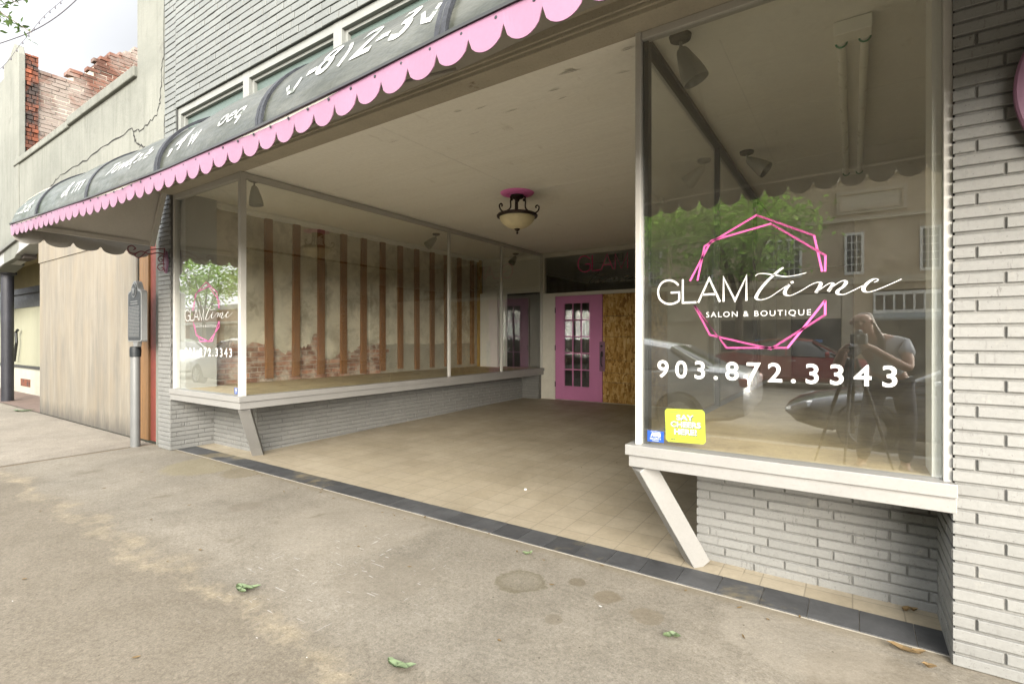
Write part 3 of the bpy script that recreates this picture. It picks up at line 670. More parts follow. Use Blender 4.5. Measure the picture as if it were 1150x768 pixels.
# plain inner walls, dark shop behind
b = MB()
b.box(-6.72,-5.95,8.60,8.66,.722,2.9685); b.box(-5.95,-5.10,8.602,8.66,2.22,2.9685); b.box(-6.38,-5.95,8.30,8.36,.722,2.22)
b.box(1.50,1.56,2.70,8.62,.60,2.9685); b.box(.02,1.5,8.60,8.66,.722,2.9685); b.box(.275,.31,2.735,2.95,.722,2.9685)
b.build('inner_wall', M['room_white'], shop)
b = MB(); b.box(-6.72,-6.38,2.735,3.08,.722,2.9685); b.build('boxed_pier', mat('grey white pier paint', (.36,.36,.335), .7, .05, 2, .02, .05, 40), shop)
b = MB()
b.box(-6.8,-6.72,2.72,14.1,0,3.06); b.box(2.2,2.3,2.72,14.1,0,3.06); b.box(-6.8,2.3,14.0,14.1,0,3.06); b.box(-6.72,2.2,8.9,14.0,-.05,.12)
b.box(-6.72,-5.72,3.2,8.6,.0,.05); b.box(-.7,2.2,3.2,8.6,0,.05)
b.build('back_room', M['room_dark'], shop)

# ---- entrance: frame, transom, pink door, boarded side
YE = 8.62
b = MB()
b.box(-5.10,-4.80,YE-.03,YE+.05,.10,2.15); b.box(-4.80,-4.775,YE-.045,YE+.05,.10,2.15)
b.box(-5.10,-.76,YE-.035,YE+.05,2.112,2.175); b.box(-5.10,-.76,YE-.03,YE+.05,2.875,2.968); b.box(-5.10,-5.015,YE-.028,YE+.05,2.175,2.875)
b.box(-2.60,-.76,YE-.03,YE+.05,.10,2.112); b.box(-2.6,-2.55,YE-.032,YE+.05,2.175,2.875)
b.box(-4.775,-2.6,YE-.05,YE+.06,.10,.128)
b.build('entrance_frame', M['entry_trim'], shop, bevel=.004)
b = MB(); b.box(-5.015,-2.6,YE+.012,YE+.018,2.175,2.875); b.build('transom_pane', M['glass_low'], shop)
b = MB()   # door leaf as stiles, rails and glazing bars
dx0, dx1, dz0, dz1 = -4.770, -3.853, .135, 2.108; gx0, gx1, gz0, gz1 = -4.575, -4.050, .395, 1.962; y0, y1 = YE-.035, YE+.008
b.box(dx0,gx0,y0,y1,dz0,dz1); b.box(gx1,dx1,y0,y1,dz0,dz1); b.box(gx0,gx1,y0,y1,dz0,gz0); b.box(gx0,gx1,y0,y1,gz1,dz1)
for i in (1,2): x = gx0+(gx1-gx0)*i/3; b.box(x-.011,x+.011,y0+.008,y1-.004,gz0,gz1)
for i in range(1,5): z = gz0+(gz1-gz0)*i/5; b.box(gx0,gx1,y0+.009,y1-.005,z-.011,z+.011)
for (a,c,d,e) in ((gx0-.02,gx0,gz0-.02,gz1+.02),(gx1,gx1+.02,gz0-.02,gz1+.02),(gx0,gx1,gz0-.02,gz0),(gx0,gx1,gz1,gz1+.02)): b.box(a,c,y0-.007,y0+.001,d,e)
dr = b.build('door', M['door_pink'], shop, bevel=.003, label='pink glazed door with fifteen small panes')
b = MB(); b.box(gx0,gx1,y0+.020,y0+.026,gz0,gz1); b.build('glazing', M['glass_low'], dr)
for z in (.42,1.12,1.84):
    b = MB(); b.tube([(dx0+.002,y0-.008,z-.05),(dx0+.002,y0-.008,z+.05)],.009); b.build('hinge', M['black_metal'], dr)
b = MB(); b.box(-3.850,-3.795,YE-.042,YE+.03,.13,2.11); b.build('door_post', M['door_pink'], shop, bevel=.003, label='narrow pink post between door and boarded side')
b = MB(); b.box(-3.842,-3.795,y0-.016,y0-.008,.70,1.24); b.box(-3.79,-3.735,y0-.014,y0-.007,.70,1.24)
b.build('handle_plate', M['pink_paint'], dr, bevel=.003)
b = MB(); b.tube(smooth_path([(-3.79,y0-.012,1.06),(-3.79,y0-.06,1.03),(-3.79,y0-.065,.95),(-3.79,y0-.06,.83),(-3.79,y0-.012,.79)],5),.010); b.lathe([(0,.02),(.018,.018),(.02,0)],(-3.80,y0-.012,1.16),(0,-1,0),16); b.box(-3.805,-3.775,y0-.03,y0-.006,.965,1.05)
b.build('handle', M['camera_black'], dr)
b = MB(); zz = [.130,.50,.675,.905,1.33,1.705,2.110]
for z0, z1 in zip(zz, zz[1:]): b.obox((-3.20,YE-.008+rnd.uniform(-.003,.003),(z0+z1)/2),(1.18,.014,z1-z0-.006),(0,rnd.uniform(-.003,.003),0))
b.build('board_panel', M['osb'], shop, label='strand board sheets closing the other half of the entrance')

# ------------------------------------------------------------------ awning
ZB = [(-7.07,2.442),(-6.1,2.405),(-4.836,2.361),(-3.479,2.338),(-2.404,2.352),(-1.733,2.375),(-1.237,2.398),(-.89,2.409),(.5,2.43),(3.3,2.45)]
A, Bz = 1.22, .68; YW = 2.62
aw = thing('barrel_awning', 'sagging dark green barrel awning with scalloped pink edge over the shop front', 'awning', (-2, YW, 2.4))
def sp(x, th, off=0):
    ny, nz = -math.cos(th)/A, math.sin(th)/Bz; q = math.hypot(ny, nz)
    return (x, YW-A*math.cos(th)+off*ny/q, ipol(x,ZB)+Bz*math.sin(th)+off*nz/q)
def dent(x, th): return .006*math.sin(x*2.3+1)*math.sin(th*2+.5)+.005*math.sin(x*6.1+th*3)
xl = lambda th: -6.97 + .36*math.sin(th)
XR = 3.1; NX, NT_ = 90, 22
def shell(mb, off, m=0):
    vs = []
    for i in range(NX+1):
        for j in range(NT_+1):
            th = j/NT_*math.pi/2; x = xl(th)+(XR-xl(th))*i/NX; vs.append(sp(x, th, off+dent(x,th)))
    mb.mesh(vs, [(i*(NT_+1)+j,(i+1)*(NT_+1)+j,(i+1)*(NT_+1)+j+1,i*(NT_+1)+j+1) for i in range(NX) for j in range(NT_)], m)
b = MB(); shell(b, 0, 0); b.build('shell', M['shell'], aw, smooth=True)
b = MB(); shell(b, -.012, 0); b.build('liner', M['liner'], aw, smooth=True)
b = MB(); arc = [(xl(t),)+sp(xl(t),t,-.002)[1:] for t in [k/16*math.pi/2 for k in range(17)]]
cpt = (-6.92,YW,2.40)
for p, q in zip(arc, arc[1:]):
    b.face([cpt,p,q],1); b.face([(c[0]+.012,c[1],c[2]) for c in (cpt,q,p)],0)
b.build('end_panel', [M['end_sheet'], M['shell']], aw)
b = MB()
b.bar((-6.915,1.43,2.425),(-6.895,YW-.01,2.415),.03,.045); b.bar((-6.89,YW-.03,2.40),(-6.56,YW-.03,3.0),.045,.05)
b.tube([(-6.93,1.405,ipol(-6.93,ZB)-.006)]+[(x,1.405,ipol(x,ZB)-.006) for x in [-6.5+.5*i for i in range(20)]],.012,8)
b.build('frame_rail', M['end_sheet'], aw)
for i in range(7):   # thin stays from the front rail back to the wall
    x = -6.0+1.3*i; b = MB(); b.tube([(x,1.41,ipol(x,ZB)+.01),(x+.02,2.45,3.0)],.009,8); b.build('stay', M['sheet_back'], aw)
# pink scalloped edge
def scallops(b, pts, fr, bk, period, top, notch, tip, nin):
    """pts: function s->(x,y,z of the rail); runs 0..S"""
    f, S = pts; n = int(round(S/period)); k = 10; up = []; lo = []
    vr = random.Random(3); wob = [(vr.uniform(-.006,.006),vr.uniform(.93,1.06)) for _ in range(n+1)]
    for i in range(n*k+1):
        s = S*i/(n*k); q = (i % k)/k; w_ = wob[i//k]; d = notch+(tip-notch)*math.sqrt(max(0,1-(2*q-1)**2)); x,y,z = f(s)
        ins = math.sin(math.pi*q); d = notch+(d-notch)*w_[1]; up.append((x,y,z+top)); lo.append((x+nin[0]*w_[0]*ins,y+nin[1]*w_[0]*ins,z-d))
    N = Vector(nin)*.004
    for i in range(n*k):
        a,c,d,e = up[i],up[i+1],lo[i+1],lo[i]; b.face([a,e,d,c],fr)
        B = [tuple(Vector(p)+N) for p in (a,c,d,e)]; b.face(B,bk); b.face([d,e,B[3],B[2]],fr)
b = MB(); scallops(b, (lambda s:(-6.97+s,1.392+.004*math.sin(s*3),ipol(-6.97+s,ZB)),10.05), 0,1,.151,.004,.052,.120,(0,1,0))
va = b.build('valance', [M['pink_paint'], M['sheet_back']], aw)
b = MB()
for i in range(66):
    x = -6.9+.151*i; b.lathe([(0,.004),(.006,.003),(.007,0)],(x+.01,1.391,ipol(x,ZB)-.02),(0,-1,0),8)
b.build('rivet', M['black_metal'], va)
b = MB(); scallops(b, (lambda s:(-6.965,1.40+s,2.44-.012*s),1.20), 1,1,.24,.004,.105,.175,(1,0,0)); b.build('end_valance', [M['sheet_back'],M['sheet_back']], aw)
b = MB(); b.bar((-6.98,1.390,ipol(-6.98,ZB)),(-6.9,1.390,ipol(-6.9,ZB)),.01,.014)
for i in range(40): x0 = -6.97+.2515*i; x1 = x0+.2515; b.bar((x0,1.387,ipol(x0,ZB)+.003),(x1,1.387,ipol(x1,ZB)+.003),.014,.012)
b.build('edge_trim', M['black_frame'], aw)
for x in (-6.15,-4.89,-3.65,-2.46,-1.245,0.0,1.3):
    b = MB(); k = 20; w = .028
    for j in range(k):
        t0, t1 = (j/k*math.pi/2 for j in (j, j+1)); wob = lambda t: .012*math.sin(t*7+x)
        for s0, s1, o_ in ((-w,-.004,.012),(.004,w,.014)):
            b.face([sp(x+s0+wob(t0),t0,o_), sp(x+s1+wob(t0),t0,o_), sp(x+s1+wob(t1),t1,o_), sp(x+s0+wob(t1),t1,o_)])
        b.face([sp(x-w+wob(t0),t0,-.002), sp(x-w+wob(t0),t0,.012), sp(x-w+wob(t1),t1,.012), sp(x-w+wob(t1),t1,-.002)])
        b.face([sp(x+w+wob(t0),t0,-.002), sp(x+w+wob(t0),t0,.014), sp(x+w+wob(t1),t1,.014), sp(x+w+wob(t1),t1,-.002)])
    b.build('strap', M['strap'], aw)
# what is left of the old writing on the shell
def on_shell(a, c): return sp(a, .10 + c/Bz, .0022+dent(a, .10+c/Bz))
b = MB()
put_text(b, 'Lads', -6.86,-6.42,.02,.15, on_shell, 0, .5); put_text(b, '& m', -5.55,-5.02,.03,.16, on_shell, .01, .45)
put_text(b, 'Tow&ple', -4.62,-3.86,.05,.19, on_shell, .008, .5)
put_text(b, ',4', -3.56,-3.36,.02,.20, on_shell, .02, .25); put_text(b, 'w', -3.28,-3.14,.03,.11, on_shell, .02, .4)
put_text(b, 'oeq', -2.92,-2.66,.02,.12, on_shell, .005, .4)
put_text(b, '-8', -2.13,-1.92,.06,.22, on_shell, .015, .2); put_text(b, '2-3', -1.80,-1.44,.05,.22, on_shell, .015, .2)
b.ribbon([(-2.28,.10),(-2.25,.055),(-2.21,.05),(-2.17,.11)],.022,on_shell); b.ribbon([(-1.87,.05),(-1.83,.13),(-1.86,.19)],.022,on_shell); b.ribbon([(-1.40,.13),(-1.38,.07),(-1.34,.06),(-1.31,.13)],.024,on_shell)
b.build('old_lettering', M['old_letter'], aw)

# ------------------------------------------------------------------ lamps and fittings
lamp = thing('ceiling_lamp', 'bronze bowl lamp with cream glass under a pink ceiling rose in the porch', 'ceiling lamp', (-3.2,4.86,2.971))
cx, cy = -3.2, 4.86
b = MB(); b.lathe([(.0,-.030),(.07,-.030),(.085,-.022),(.12,-.020),(.13,-.026),(.15,-.020),(.185,-.012),(.195,0)],(cx,cy,2.971),n=40)
for i in range(20): t = i*math.pi/10; b.obox((cx+.115*math.cos(t),cy+.115*math.sin(t),2.951),(.03,.012,.012),(0,0,t+.6))
b.build('ceiling_rose', M['rose_pink'], lamp, smooth=True)
b = MB(); b.lathe([(0,-.105),(.02,-.10),(.03,-.075),(.072,-.055),(.078,-.03)],(cx,cy,2.971),n=28); b.tube([(cx,cy,2.89),(cx,cy,2.60)],.010,10); b.build('canopy', M['bronze'], lamp, smooth=True)
b = MB(); b.lathe([(.200,-.015),(.232,-.012),(.236,.006),(.222,.022),(.19,.03),(.175,.022)],(cx,cy,2.705),n=48); b.build('rim', M['bronze'], lamp, smooth=True)
b = MB(); b.lathe([(.205,.0),(.195,-.035),(.165,-.075),(.115,-.112),(.06,-.133),(.0,-.138)],(cx,cy,2.694),n=48); b.build('bowl', M['bowl'], lamp, smooth=True)
b = MB(); b.lathe([(.0,-.20),(.010,-.192),(.014,-.18),(.007,-.17),(.016,-.158),(.032,-.145),(.034,-.132)],(cx,cy,2.694),n=20); b.build('finial', M['bronze'], lamp, smooth=True)
for i in range(3):
    t = i*2*math.pi/3+.25; c_, s_ = math.cos(t), math.sin(t)
    pr = [(.045,2.90),(.075,2.925),(.098,2.905),(.09,2.875),(.075,2.88),(.088,2.895),(.10,2.86),(.098,2.80),(.12,2.765),(.17,2.735),(.215,2.725),(.25,2.745),(.262,2.785),(.24,2.808),(.222,2.795),(.23,2.778)]
    b = MB(); b.tube([(cx+r*c_,cy+r*s_,z) for r,z in (tuple(v) for v in smooth_path(pr,4))],.0085,8); b.build('scroll_arm', M['bronze'], lamp, smooth=True)

def spot(loc, d, label):
    t = thing('spot_lamp', label, 'spot lamp', loc, 'bullet spot lamps on the window ceilings')
    x,y,z = loc; d = Vector(d).normalized(); j = Vector((x,y,z-.062))+d*.01
    b = MB(); b.lathe([(0,-.032),(.03,-.030),(.055,-.020),(.060,0)],loc,n=28); b.build('base', M['lamp_dark'], t, smooth=True)
    b = MB(); b.tube([(x,y,z-.02),tuple(j)],.009,10); b.lathe([(0,-.014),(.012,-.008),(.014,0),(.012,.008),(0,.014)],j,n=14); b.build('swivel', M['lamp_metal'], t, smooth=True)
    b = MB(); b.lathe([(0,.0),(.026,.004),(.034,.02),(.045,.06),(.058,.11),(.068,.16),(.071,.20),(.068,.20),(.055,.115),(.03,.03),(0,.025)],j,d,32); b.build('shade', M['lamp_metal'], t, smooth=True)
ZC = 2.970
spot((-5.223,2.90,ZC),(.10,.06,-1),'grey bullet lamp hanging near the corner post of the long window')
spot((-5.52,6.03,ZC),(-.30,-.75,-.75),'grey bullet lamp turned aside above the middle of the bare wall')
spot((-5.50,8.30,ZC),(.05,-.75,-.65),'dark bullet lamp above the inner end near the door')
spot((-.79,2.84,ZC),(.36,.15,-.9),'large grey bullet lamp closest to the corner of the lettered window')
spot((-.785,4.93,ZC),(.72,-.05,-.62),'smaller grey bullet lamp deeper behind the lettered glass')
fl = thing('fluorescent_light', 'twin tube fluorescent strip light on the ceiling behind the lettered window', 'strip light', (0,4.6,ZC))
b = MB(); b.box(-.05,.05,3.25,5.95,ZC-.035,ZC-.002); b.build('housing', M['room_white'], fl)
for y0,y1 in ((3.17,3.27),(5.93,6.02)):
    b = MB(); b.box(-.085,.085,y0,y1,ZC-.075,ZC-.002); b.build('end_cap', M['tube_white'], fl, bevel=.006)
for x in (-.05,.055):
    b = MB(); b.tube([(x,3.27,ZC-.062),(x,5.93,ZC-.062)],.021,16); tb = b.build('tube', M['tube_white'], fl, smooth=True)
    b = MB()
    for y in (3.29,5.90): b.tube([(x+.025*math.cos(a),y,ZC-.062+.025*math.sin(a)) for a in [k*math.pi/8+math.pi for k in range(9)]],.005,6)
    b.build('tube_clip', M['green_clip'], tb)

# neon sign in the transom
ne = thing('neon_sign', 'unlit neon tube sign reading GLAM in pink over a dark script word, in the transom', 'neon sign', (-3.8,YE+.07,2.3))
def nfn(a, c): return (-4.33+(a+.867)*2.26, YE+.06, 2.555+(c-1.482)*2.35)
b = MB()
for P in LOGO['glam']:
    Q = smooth_path(P[:12],4)+[Vector(P[12])] if len(P) > 12 else [Vector(p) for p in P]
    b.tube([nfn(p[0],p[1]) for p in Q], .011, 8)
b.build('pink_tube', mat('pink neon tube', (.95,.10,.38), .3, .05, 4, 0, 0), ne, smooth=True)
b = MB()
for k, P in enumerate(LOGO['time'][:6]):
    b.tube([(-4.10+(p[0]+.39)*1.6, YE+.06, 2.32+(p[1]-1.482)*1.3) for p in smooth_path(P,5)], .008, 8)
b.build('dark_tube', M['camera_black'], ne, smooth=True)
b = MB(); b.box(-3.75,-3.45,YE+.08,YE+.11,2.72,2.84); b.tube([(-3.6,YE+.09,2.3),(-3.6,YE+.09,2.72)],.006,6); b.tube([(-4.3,YE+.085,2.70),(-3.3,YE+.085,2.70)],.006,6); b.build('mounting', M['lamp_dark'], ne)

# ------------------------------------------------------------------ stickers
ye = 2.6945
st = thing('paper_sticker', 'lime yellow sticker inviting cheers, low in the corner of the lettered window', 'sticker', (-.726,ye,.755))
R_ = Matrix.Rotation(R(2),2)
def sfn(a, c): p = R_ @ Vector((a,c)); return (-.726+p.x, ye-.0004, .843+p.y)
b = MB(); q = .012; W, Hh = .102, .088
b.prism([(-W+q,-Hh),(W-q,-Hh),(W,-Hh+q),(W,Hh-q),(W-q,Hh),(-W+q,Hh),(-W,Hh-q),(-W,-Hh+q)], lambda a,c,d:(sfn(a,c)[0],ye+d,sfn(a,c)[2]), 0, .0008); b.build('backing', M['sticker_yellow'], st)
sf2 = lambda dy: (lambda a,c: (sfn(a,c)[0], ye-dy, sfn(a,c)[2]))
b = MB()
for (s, x0, x1, z0, z1) in (('SAY',-.042,.046,.030,.058),('CHEERS',-.073,.080,-.007,.022),('HERE!',-.056,.058,-.046,-.016)): put_text(b, s, x0+.004,x1+.004,z0-.004,z1-.004, sf2(.0006), .022)
for z in (.071,): put_text(b, 'connect . check in . share', -.075,.075,z-.003,z+.004, sf2(.0006), 0)
put_text(b, 'raise a glass, share a smile', -.06,.075,-.066,-.059, sf2(.0006), 0); put_text(b, '..', -.075,-.05,-.076,-.071, sf2(.0006), .05)
b.build('shadow_lettering', M['ink'], st)
b = MB()
for (s, x0, x1, z0, z1) in (('SAY',-.042,.046,.030,.058),('CHEERS',-.073,.080,-.007,.022),('HERE!',-.056,.058,-.046,-.016)): put_text(b, s, x0,x1,z0,z1, sf2(.0012), .022)
b.build('white_lettering', M['letter_white'], st)
def blue(x0, x1, z0, z1, label):
    t = thing('security_sticker', label, 'sticker', ((x0+x1)/2,ye,z0))
    b = MB(); b.box(x0,x1,ye,ye+.0008,z0,z1); b.build('backing', M['sticker_blue'], t)
    f = lambda a,c: (x0+a*(x1-x0), ye-.0005, z0+c*(z1-z0))
    b = MB(); put_text(b, 'ASG', .2,.8,.47,.85, f, .06); put_text(b, 'SECURITY', .16,.84,.22,.38, f, .02); b.ribbon([(.2,.9),(.5,.94),(.8,.9)],.03,f); b.ribbon([(.3,.12),(.7,.12)],.04,f); b.build('white_lettering', M['letter_white'], t)
blue(-.926,-.836,.742,.802,'small blue security sticker beside the lime yellow sticker')
blue(-5.222,-5.165,.735,.80,'small blue sticker at the foot of the long window')

# ------------------------------------------------------------------ signs on brackets
hs = thing('sign_bracket', 'scrolled iron sign bracket on a narrow pink wall plate, sticking out from the narrow pilaster', 'sign bracket', (-6.61,2.64,2.1))
b = MB(); b.prism([(.05*math.sin(k*math.pi/12)*(1+.15*math.cos(k*math.pi/3)),.13*math.cos(k*math.pi/12)) for k in range(24)], lambda a,c,d:(-6.608+a,d,2.185+c), 2.615, 2.632); b.build('wall_plate', M['pink_paint'], hs)
b = MB(); cv = lambda P: [(-6.608,y,z) for y,z in (tuple(v) for v in smooth_path(P,5))]
b.tube(cv([(2.62,2.27),(2.54,2.28),(2.46,2.255),(2.38,2.275),(2.32,2.24),(2.265,2.25),(2.255,2.30),(2.29,2.325),(2.325,2.30),(2.305,2.28)]),.0065,8)
b.tube(cv([(2.615,2.34),(2.52,2.32),(2.44,2.29),(2.40,2.24),(2.36,2.20),(2.32,2.215),(2.335,2.25)]),.0055,8)
b.tube(cv([(2.615,2.24),(2.57,2.245),(2.545,2.21),(2.57,2.18),(2.595,2.195),(2.58,2.215)]),.005,8); b.tube(cv([(2.615,2.16),(2.56,2.15),(2.54,2.11),(2.57,2.08),(2.60,2.10),(2.58,2.125)]),.005,8); b.tube(cv([(2.61,2.07),(2.60,2.20),(2.612,2.34)]),.006,8)
b.build('scroll', M['rust_iron'], hs, smooth=True)
ds = thing('disc_sign', 'big pink round sign fixed to the wide brick pilaster, cut by the photo edge', 'wall sign', (.876,2.60,1.85))
b = MB(); b.lathe([(0,-.012),(.373,-.012),(.38,-.006),(.38,.010),(0,.010)],(.876,2.600,2.215),(0,1,0),72); b.build('disc', M['pink_paint'], ds, smooth=True)
b = MB(); b.lathe([(.05,0),(.05,.04)],(.876,2.605,2.215),(0,1,0),16); b.build('wall_mount', M['sheet_back'], ds)

# ------------------------------------------------------------------ historical marker
mk = thing('historical_marker', 'grey historical marker plaque with round emblem on a silver post before the plywood', 'marker', (-7.10,2.52,0))
b = MB(); b.tube([(-7.165,2.52,-.02),(-7.165,2.52,1.14)],.050,24); b.build('post', M['silver'], mk, smooth=True)
b = MB(); b.lathe([(.058,1.08),(.060,1.16),(.055,1.20),(.0,1.21)],(-7.165,2.52,0),n=24); b.build('collar', M['plaque'], mk, smooth=True)
mrot = Matrix.Rotation(R(-4),3,'Z')
def mfn(a, c, d): p = mrot @ Vector((a, d, 0)); return (-7.085+p.x, 2.50+p.y, c)
out = [(-.225,1.26),(.225,1.26),(.238,1.28),(.238,1.845),(.20,1.865),(.165,1.872),(.125,1.88),(.105,1.90)]
arcp = [(.10*math.cos(t),1.885+.10*math.sin(t)) for t in [k*math.pi/10 for k in range(1,10)]]
poly = out + arcp + [(-a,c) for a,c in out[::-1]][:-2]+[(-.238,1.28)]
b = MB(); b.prism(poly, mfn, -.018, .045); b.prism([(a*1.0,c) for a,c in ((-.06,1.20),(.06,1.20),(.09,1.262),(-.09,1.262))], mfn, -.01,.035)
pq = b.build('plaque', M['silver'], mk, bevel=.004)
inner = [(a*.91,1.55+(c-1.55)*.94) for a,c in poly]; b = MB(); b.prism(inner, mfn, -.021, -.012); b.build('face_panel', M['plaque'], pq)
b = MB(); z = 1.745
for k in range(24):
    x = -.19 if k > 1 else -.13; e = .19 if k > 1 else .13; lh = .0125 if k > 1 else .02
    while x < e-.02:
        w = rnd.uniform(.012,.04); w = min(w, e-x); b.prism([(x,z-lh*.62),(x+w,z-lh*.62),(x+w,z),(x,z)], mfn, -.0235, -.0205); x += w+.008
    z -= lh*1.35 if k != 1 else lh*1.8
b.build('raised_lettering', M['silver'], pq)
b = MB(); cz = 1.872
b.prism([(.085*math.cos(t),cz+.085*math.sin(t)) for t in [k*math.pi/16 for k in range(32)]], mfn, -.026,-.018); md = b.build('emblem', M['silver'], pq)
b = MB(); b.prism([(.072*math.cos(t),cz+.072*math.sin(t)) for t in [k*math.pi/16 for k in range(32)]], mfn, -.028,-.0262)
b.build('emblem_ground', M['plaque'], pq)
b = MB(); b.prism([((.062 if k%2==0 else .026)*math.sin(k*math.pi/5),cz+(.062 if k%2==0 else .026)*math.cos(k*math.pi/5)) for k in range(10)], mfn, -.031,-.0282); b.build('emblem_star', M['silver'], pq)

# ------------------------------------------------------------------ neighbour: stucco front, ruin behind
nb = thing('stucco_building', 'pale cracked stucco front with low parapet, roofless behind, beside the grey brick salon', 'building', (-10,2.66,0))
b = MB(); b.prism([(-12.75,2.98),(-6.71,3.0),(-6.71,7.4),(-7.50,7.4),(-7.50,4.60),(-10.0,4.56),(-10.0,4.54),(-13.0,4.50)], lambda a,c,d:(a,d,c), 2.66, 2.95)
b.box(-7.07,-6.71,2.70,2.95,0,3.0); b.build('front_wall', M['stucco'], nb)
b = MB()
b.prism([(-10.0,4.56),(-7.50,4.60),(-7.50,4.735),(-10.0,4.69)], lambda a,c,d:(a,d,c), 2.615, 3.0); b.prism([(-13.0,4.50),(-10.0,4.54),(-10.0,4.655),(-13.0,4.605)], lambda a,c,d:(a,d,c), 2.625, 3.0)
b.build('coping', M['stucco'], nb, bevel=.015)
pt = [(-13.0,2.8)]; pt += [(-12.72,2.95),(-12.72,6.55),(-12.80,6.72),(-12.98,6.80),(-13.15,6.74),(-13.3,6.66),(-13.72,6.60),(-13.72,2.75)]
b = MB(); b.prism(pt, lambda a,c,d:(a,d,c), 2.645, 2.74); b.prism([(-13.74,2.75),(-13.74,6.40),(-19,6.3),(-19,2.0)], lambda a,c,d:(a,d,c), 2.662, 2.95); b.build('corner_pier', M['stucco'], nb, bevel=.01)
b = MB(); bricks(b, (-12.80,2.742,3.6), (0,1,0), (1,0,0), .185, 3.0, .078, .10, .012, .05, jit=.018, back=.5); b.box(-13.4,-12.80,2.742,2.92,2.8,6.55,1); b.build('brick_reveal', [M['burnt_brick'], M['soot']], nb)
# cracks
b = MB(); cf = lambda a,c: (a, 2.6565, c)
def crackline(P, w):
    Q = []
    for p, q in zip(P, P[1:]):
        for k in range(6): t = k/6; Q.append((p[0]+(q[0]-p[0])*t+rnd.uniform(-.02,.02), p[1]+(q[1]-p[1])*t+rnd.uniform(-.02,.02)))
    Q.append(P[-1]); b.ribbon(Q, [w*rnd.uniform(.35,1.3) for _ in Q], cf)
crackline([(-10.9,3.80),(-10.44,3.89),(-9.26,3.908),(-8.48,3.961),(-7.646,3.985),(-7.563,3.82),(-7.428,3.725),(-7.35,3.70),(-7.20,3.62)], .018)
crackline([(-7.60,3.95),(-7.40,3.90),(-7.192,3.93),(-6.95,3.985),(-6.85,4.103),(-6.80,4.34),(-6.82,4.50),(-6.74,4.62),(-6.725,5.4)], .016)
crackline([(-6.73,3.0),(-6.722,4.0),(-6.73,5.0),(-6.722,6.6)], .012)
crackline([(-11.4,3.70),(-10.95,3.72),(-10.9,3.80)], .012)
b.build('crack', M['crack'], nb)
# low shop front recessed beside the plywood
b = MB(); b.prism([(-11.60,3.02),(-11.60,3.28),(-19.0,2.42),(-19.0,2.10)], lambda a,c,d:(a,d,c), 2.648, 2.90); b.build('beam', M['white_trim'], nb, bevel=.006)
b = MB(); b.prism([(-11.5,3.235),(-11.5,3.285),(-19.0,2.45),(-19.0,2.40)], lambda a,c,d:(a,d,c), 2.60, 2.655); b.build('flashing', M['lamp_dark'], nb)
b = MB(); b.box(-22,-11.7,3.5,3.6,2.5,3.1); b.box(-22,-11.7,2.9,3.5,3.0,3.05); b.build('shop_ceiling', M['shop_yellow'], nb)
b = MB(); b.box(-22,-11.7,3.50,3.62,0,.62); b.build('stall_riser', M['cream_wall'], nb)
b = MB(); b.box(-22,-11.7,3.47,3.6,.60,.66); b.box(-22,-11.7,3.498,3.6,2.03,2.20); b.box(-22,-11.7,3.498,3.6,2.36,2.50); b.box(-22,-11.7,3.55,3.6,2.2,2.36); b.build('dark_band', M['black_frame'], nb)
b = MB(); b.box(-22,-11.7,3.52,3.58,.66,2.03); b.build('window_panel', M['pale_board'], nb)
b = MB(); b.box(-16.58,-15.85,3.485,3.502,.17,.34); b.build('brick_vent', M['burnt_brick'], nb)
b = MB(); b.face([(-22,2.72,.006),(-11.7,2.72,.006),(-11.7,3.5,.006),(-22,3.5,.006)]); b.build('step_floor', M['red_tile'], nb)
b = MB(); b.tube([(-16.9,3.44,.75),(-16.7,3.44,1.2),(-16.75,3.44,1.45),(-16.6,3.44,1.5)],.03,8); b.build('inner_rail', M['black_frame'], nb)
b = MB(); b.box(-11.70,-11.60,2.74,3.6,0,3.0); b.box(-11.7,-7.7,3.55,3.6,0,3.0); b.build('side_wall', M['cream_wall'], nb)
ip = thing('iron_column', 'round black iron column carrying the white beam of the recessed shop', 'column', (-14.55,2.86,0))
b = MB(); b.tube([(-14.55,2.86,0),(-14.55,2.86,2.62)],.10,24); b.build('shaft', M['black_metal'], ip, smooth=True)
b = MB(); b.lathe([(.10,2.56),(.105,2.60),(.145,2.63),(.145,2.68)],(-14.55,2.86,0),n=24); b.build('capital', M['black_metal'], ip, smooth=True)
# plywood hoarding
ph = thing('plywood_hoarding', 'tall weathered plywood sheets boarding up the front of the stucco building', 'hoarding', (-9.7,2.7,0))
b = MB(); b.box(-11.70,-7.66,2.705,2.725,.015,2.62); b.box(-11.70,-11.66,2.725,2.80,.015,2.9); b.build('lower_sheet', M['plywood'], ph)
b = MB(); b.prism([(-11.72,2.60),(-7.66,2.60),(-7.66,3.0),(-11.72,3.0)], lambda a,c,d:(a,d,c), 2.692, 2.704); b.build('upper_sheet', M['plywood'], ph)
b = MB(); b.box(-7.60,-7.33,2.715,2.80,.02,3.0); tag(b.build('timber_post', M['new_timber'], bevel=.004), 'orange pine post standing between plywood and red board', 'post')
b = MB(); b.box(-7.315,-7.075,2.735,2.80,.02,3.0); b.box(-7.33,-7.315,2.76,2.80,.02,3.0,1); tag(b.build('red_board', [M['red_wood'], M['crack']], bevel=.003), 'narrow dark red painted board beside the narrow grey pilaster', 'board')
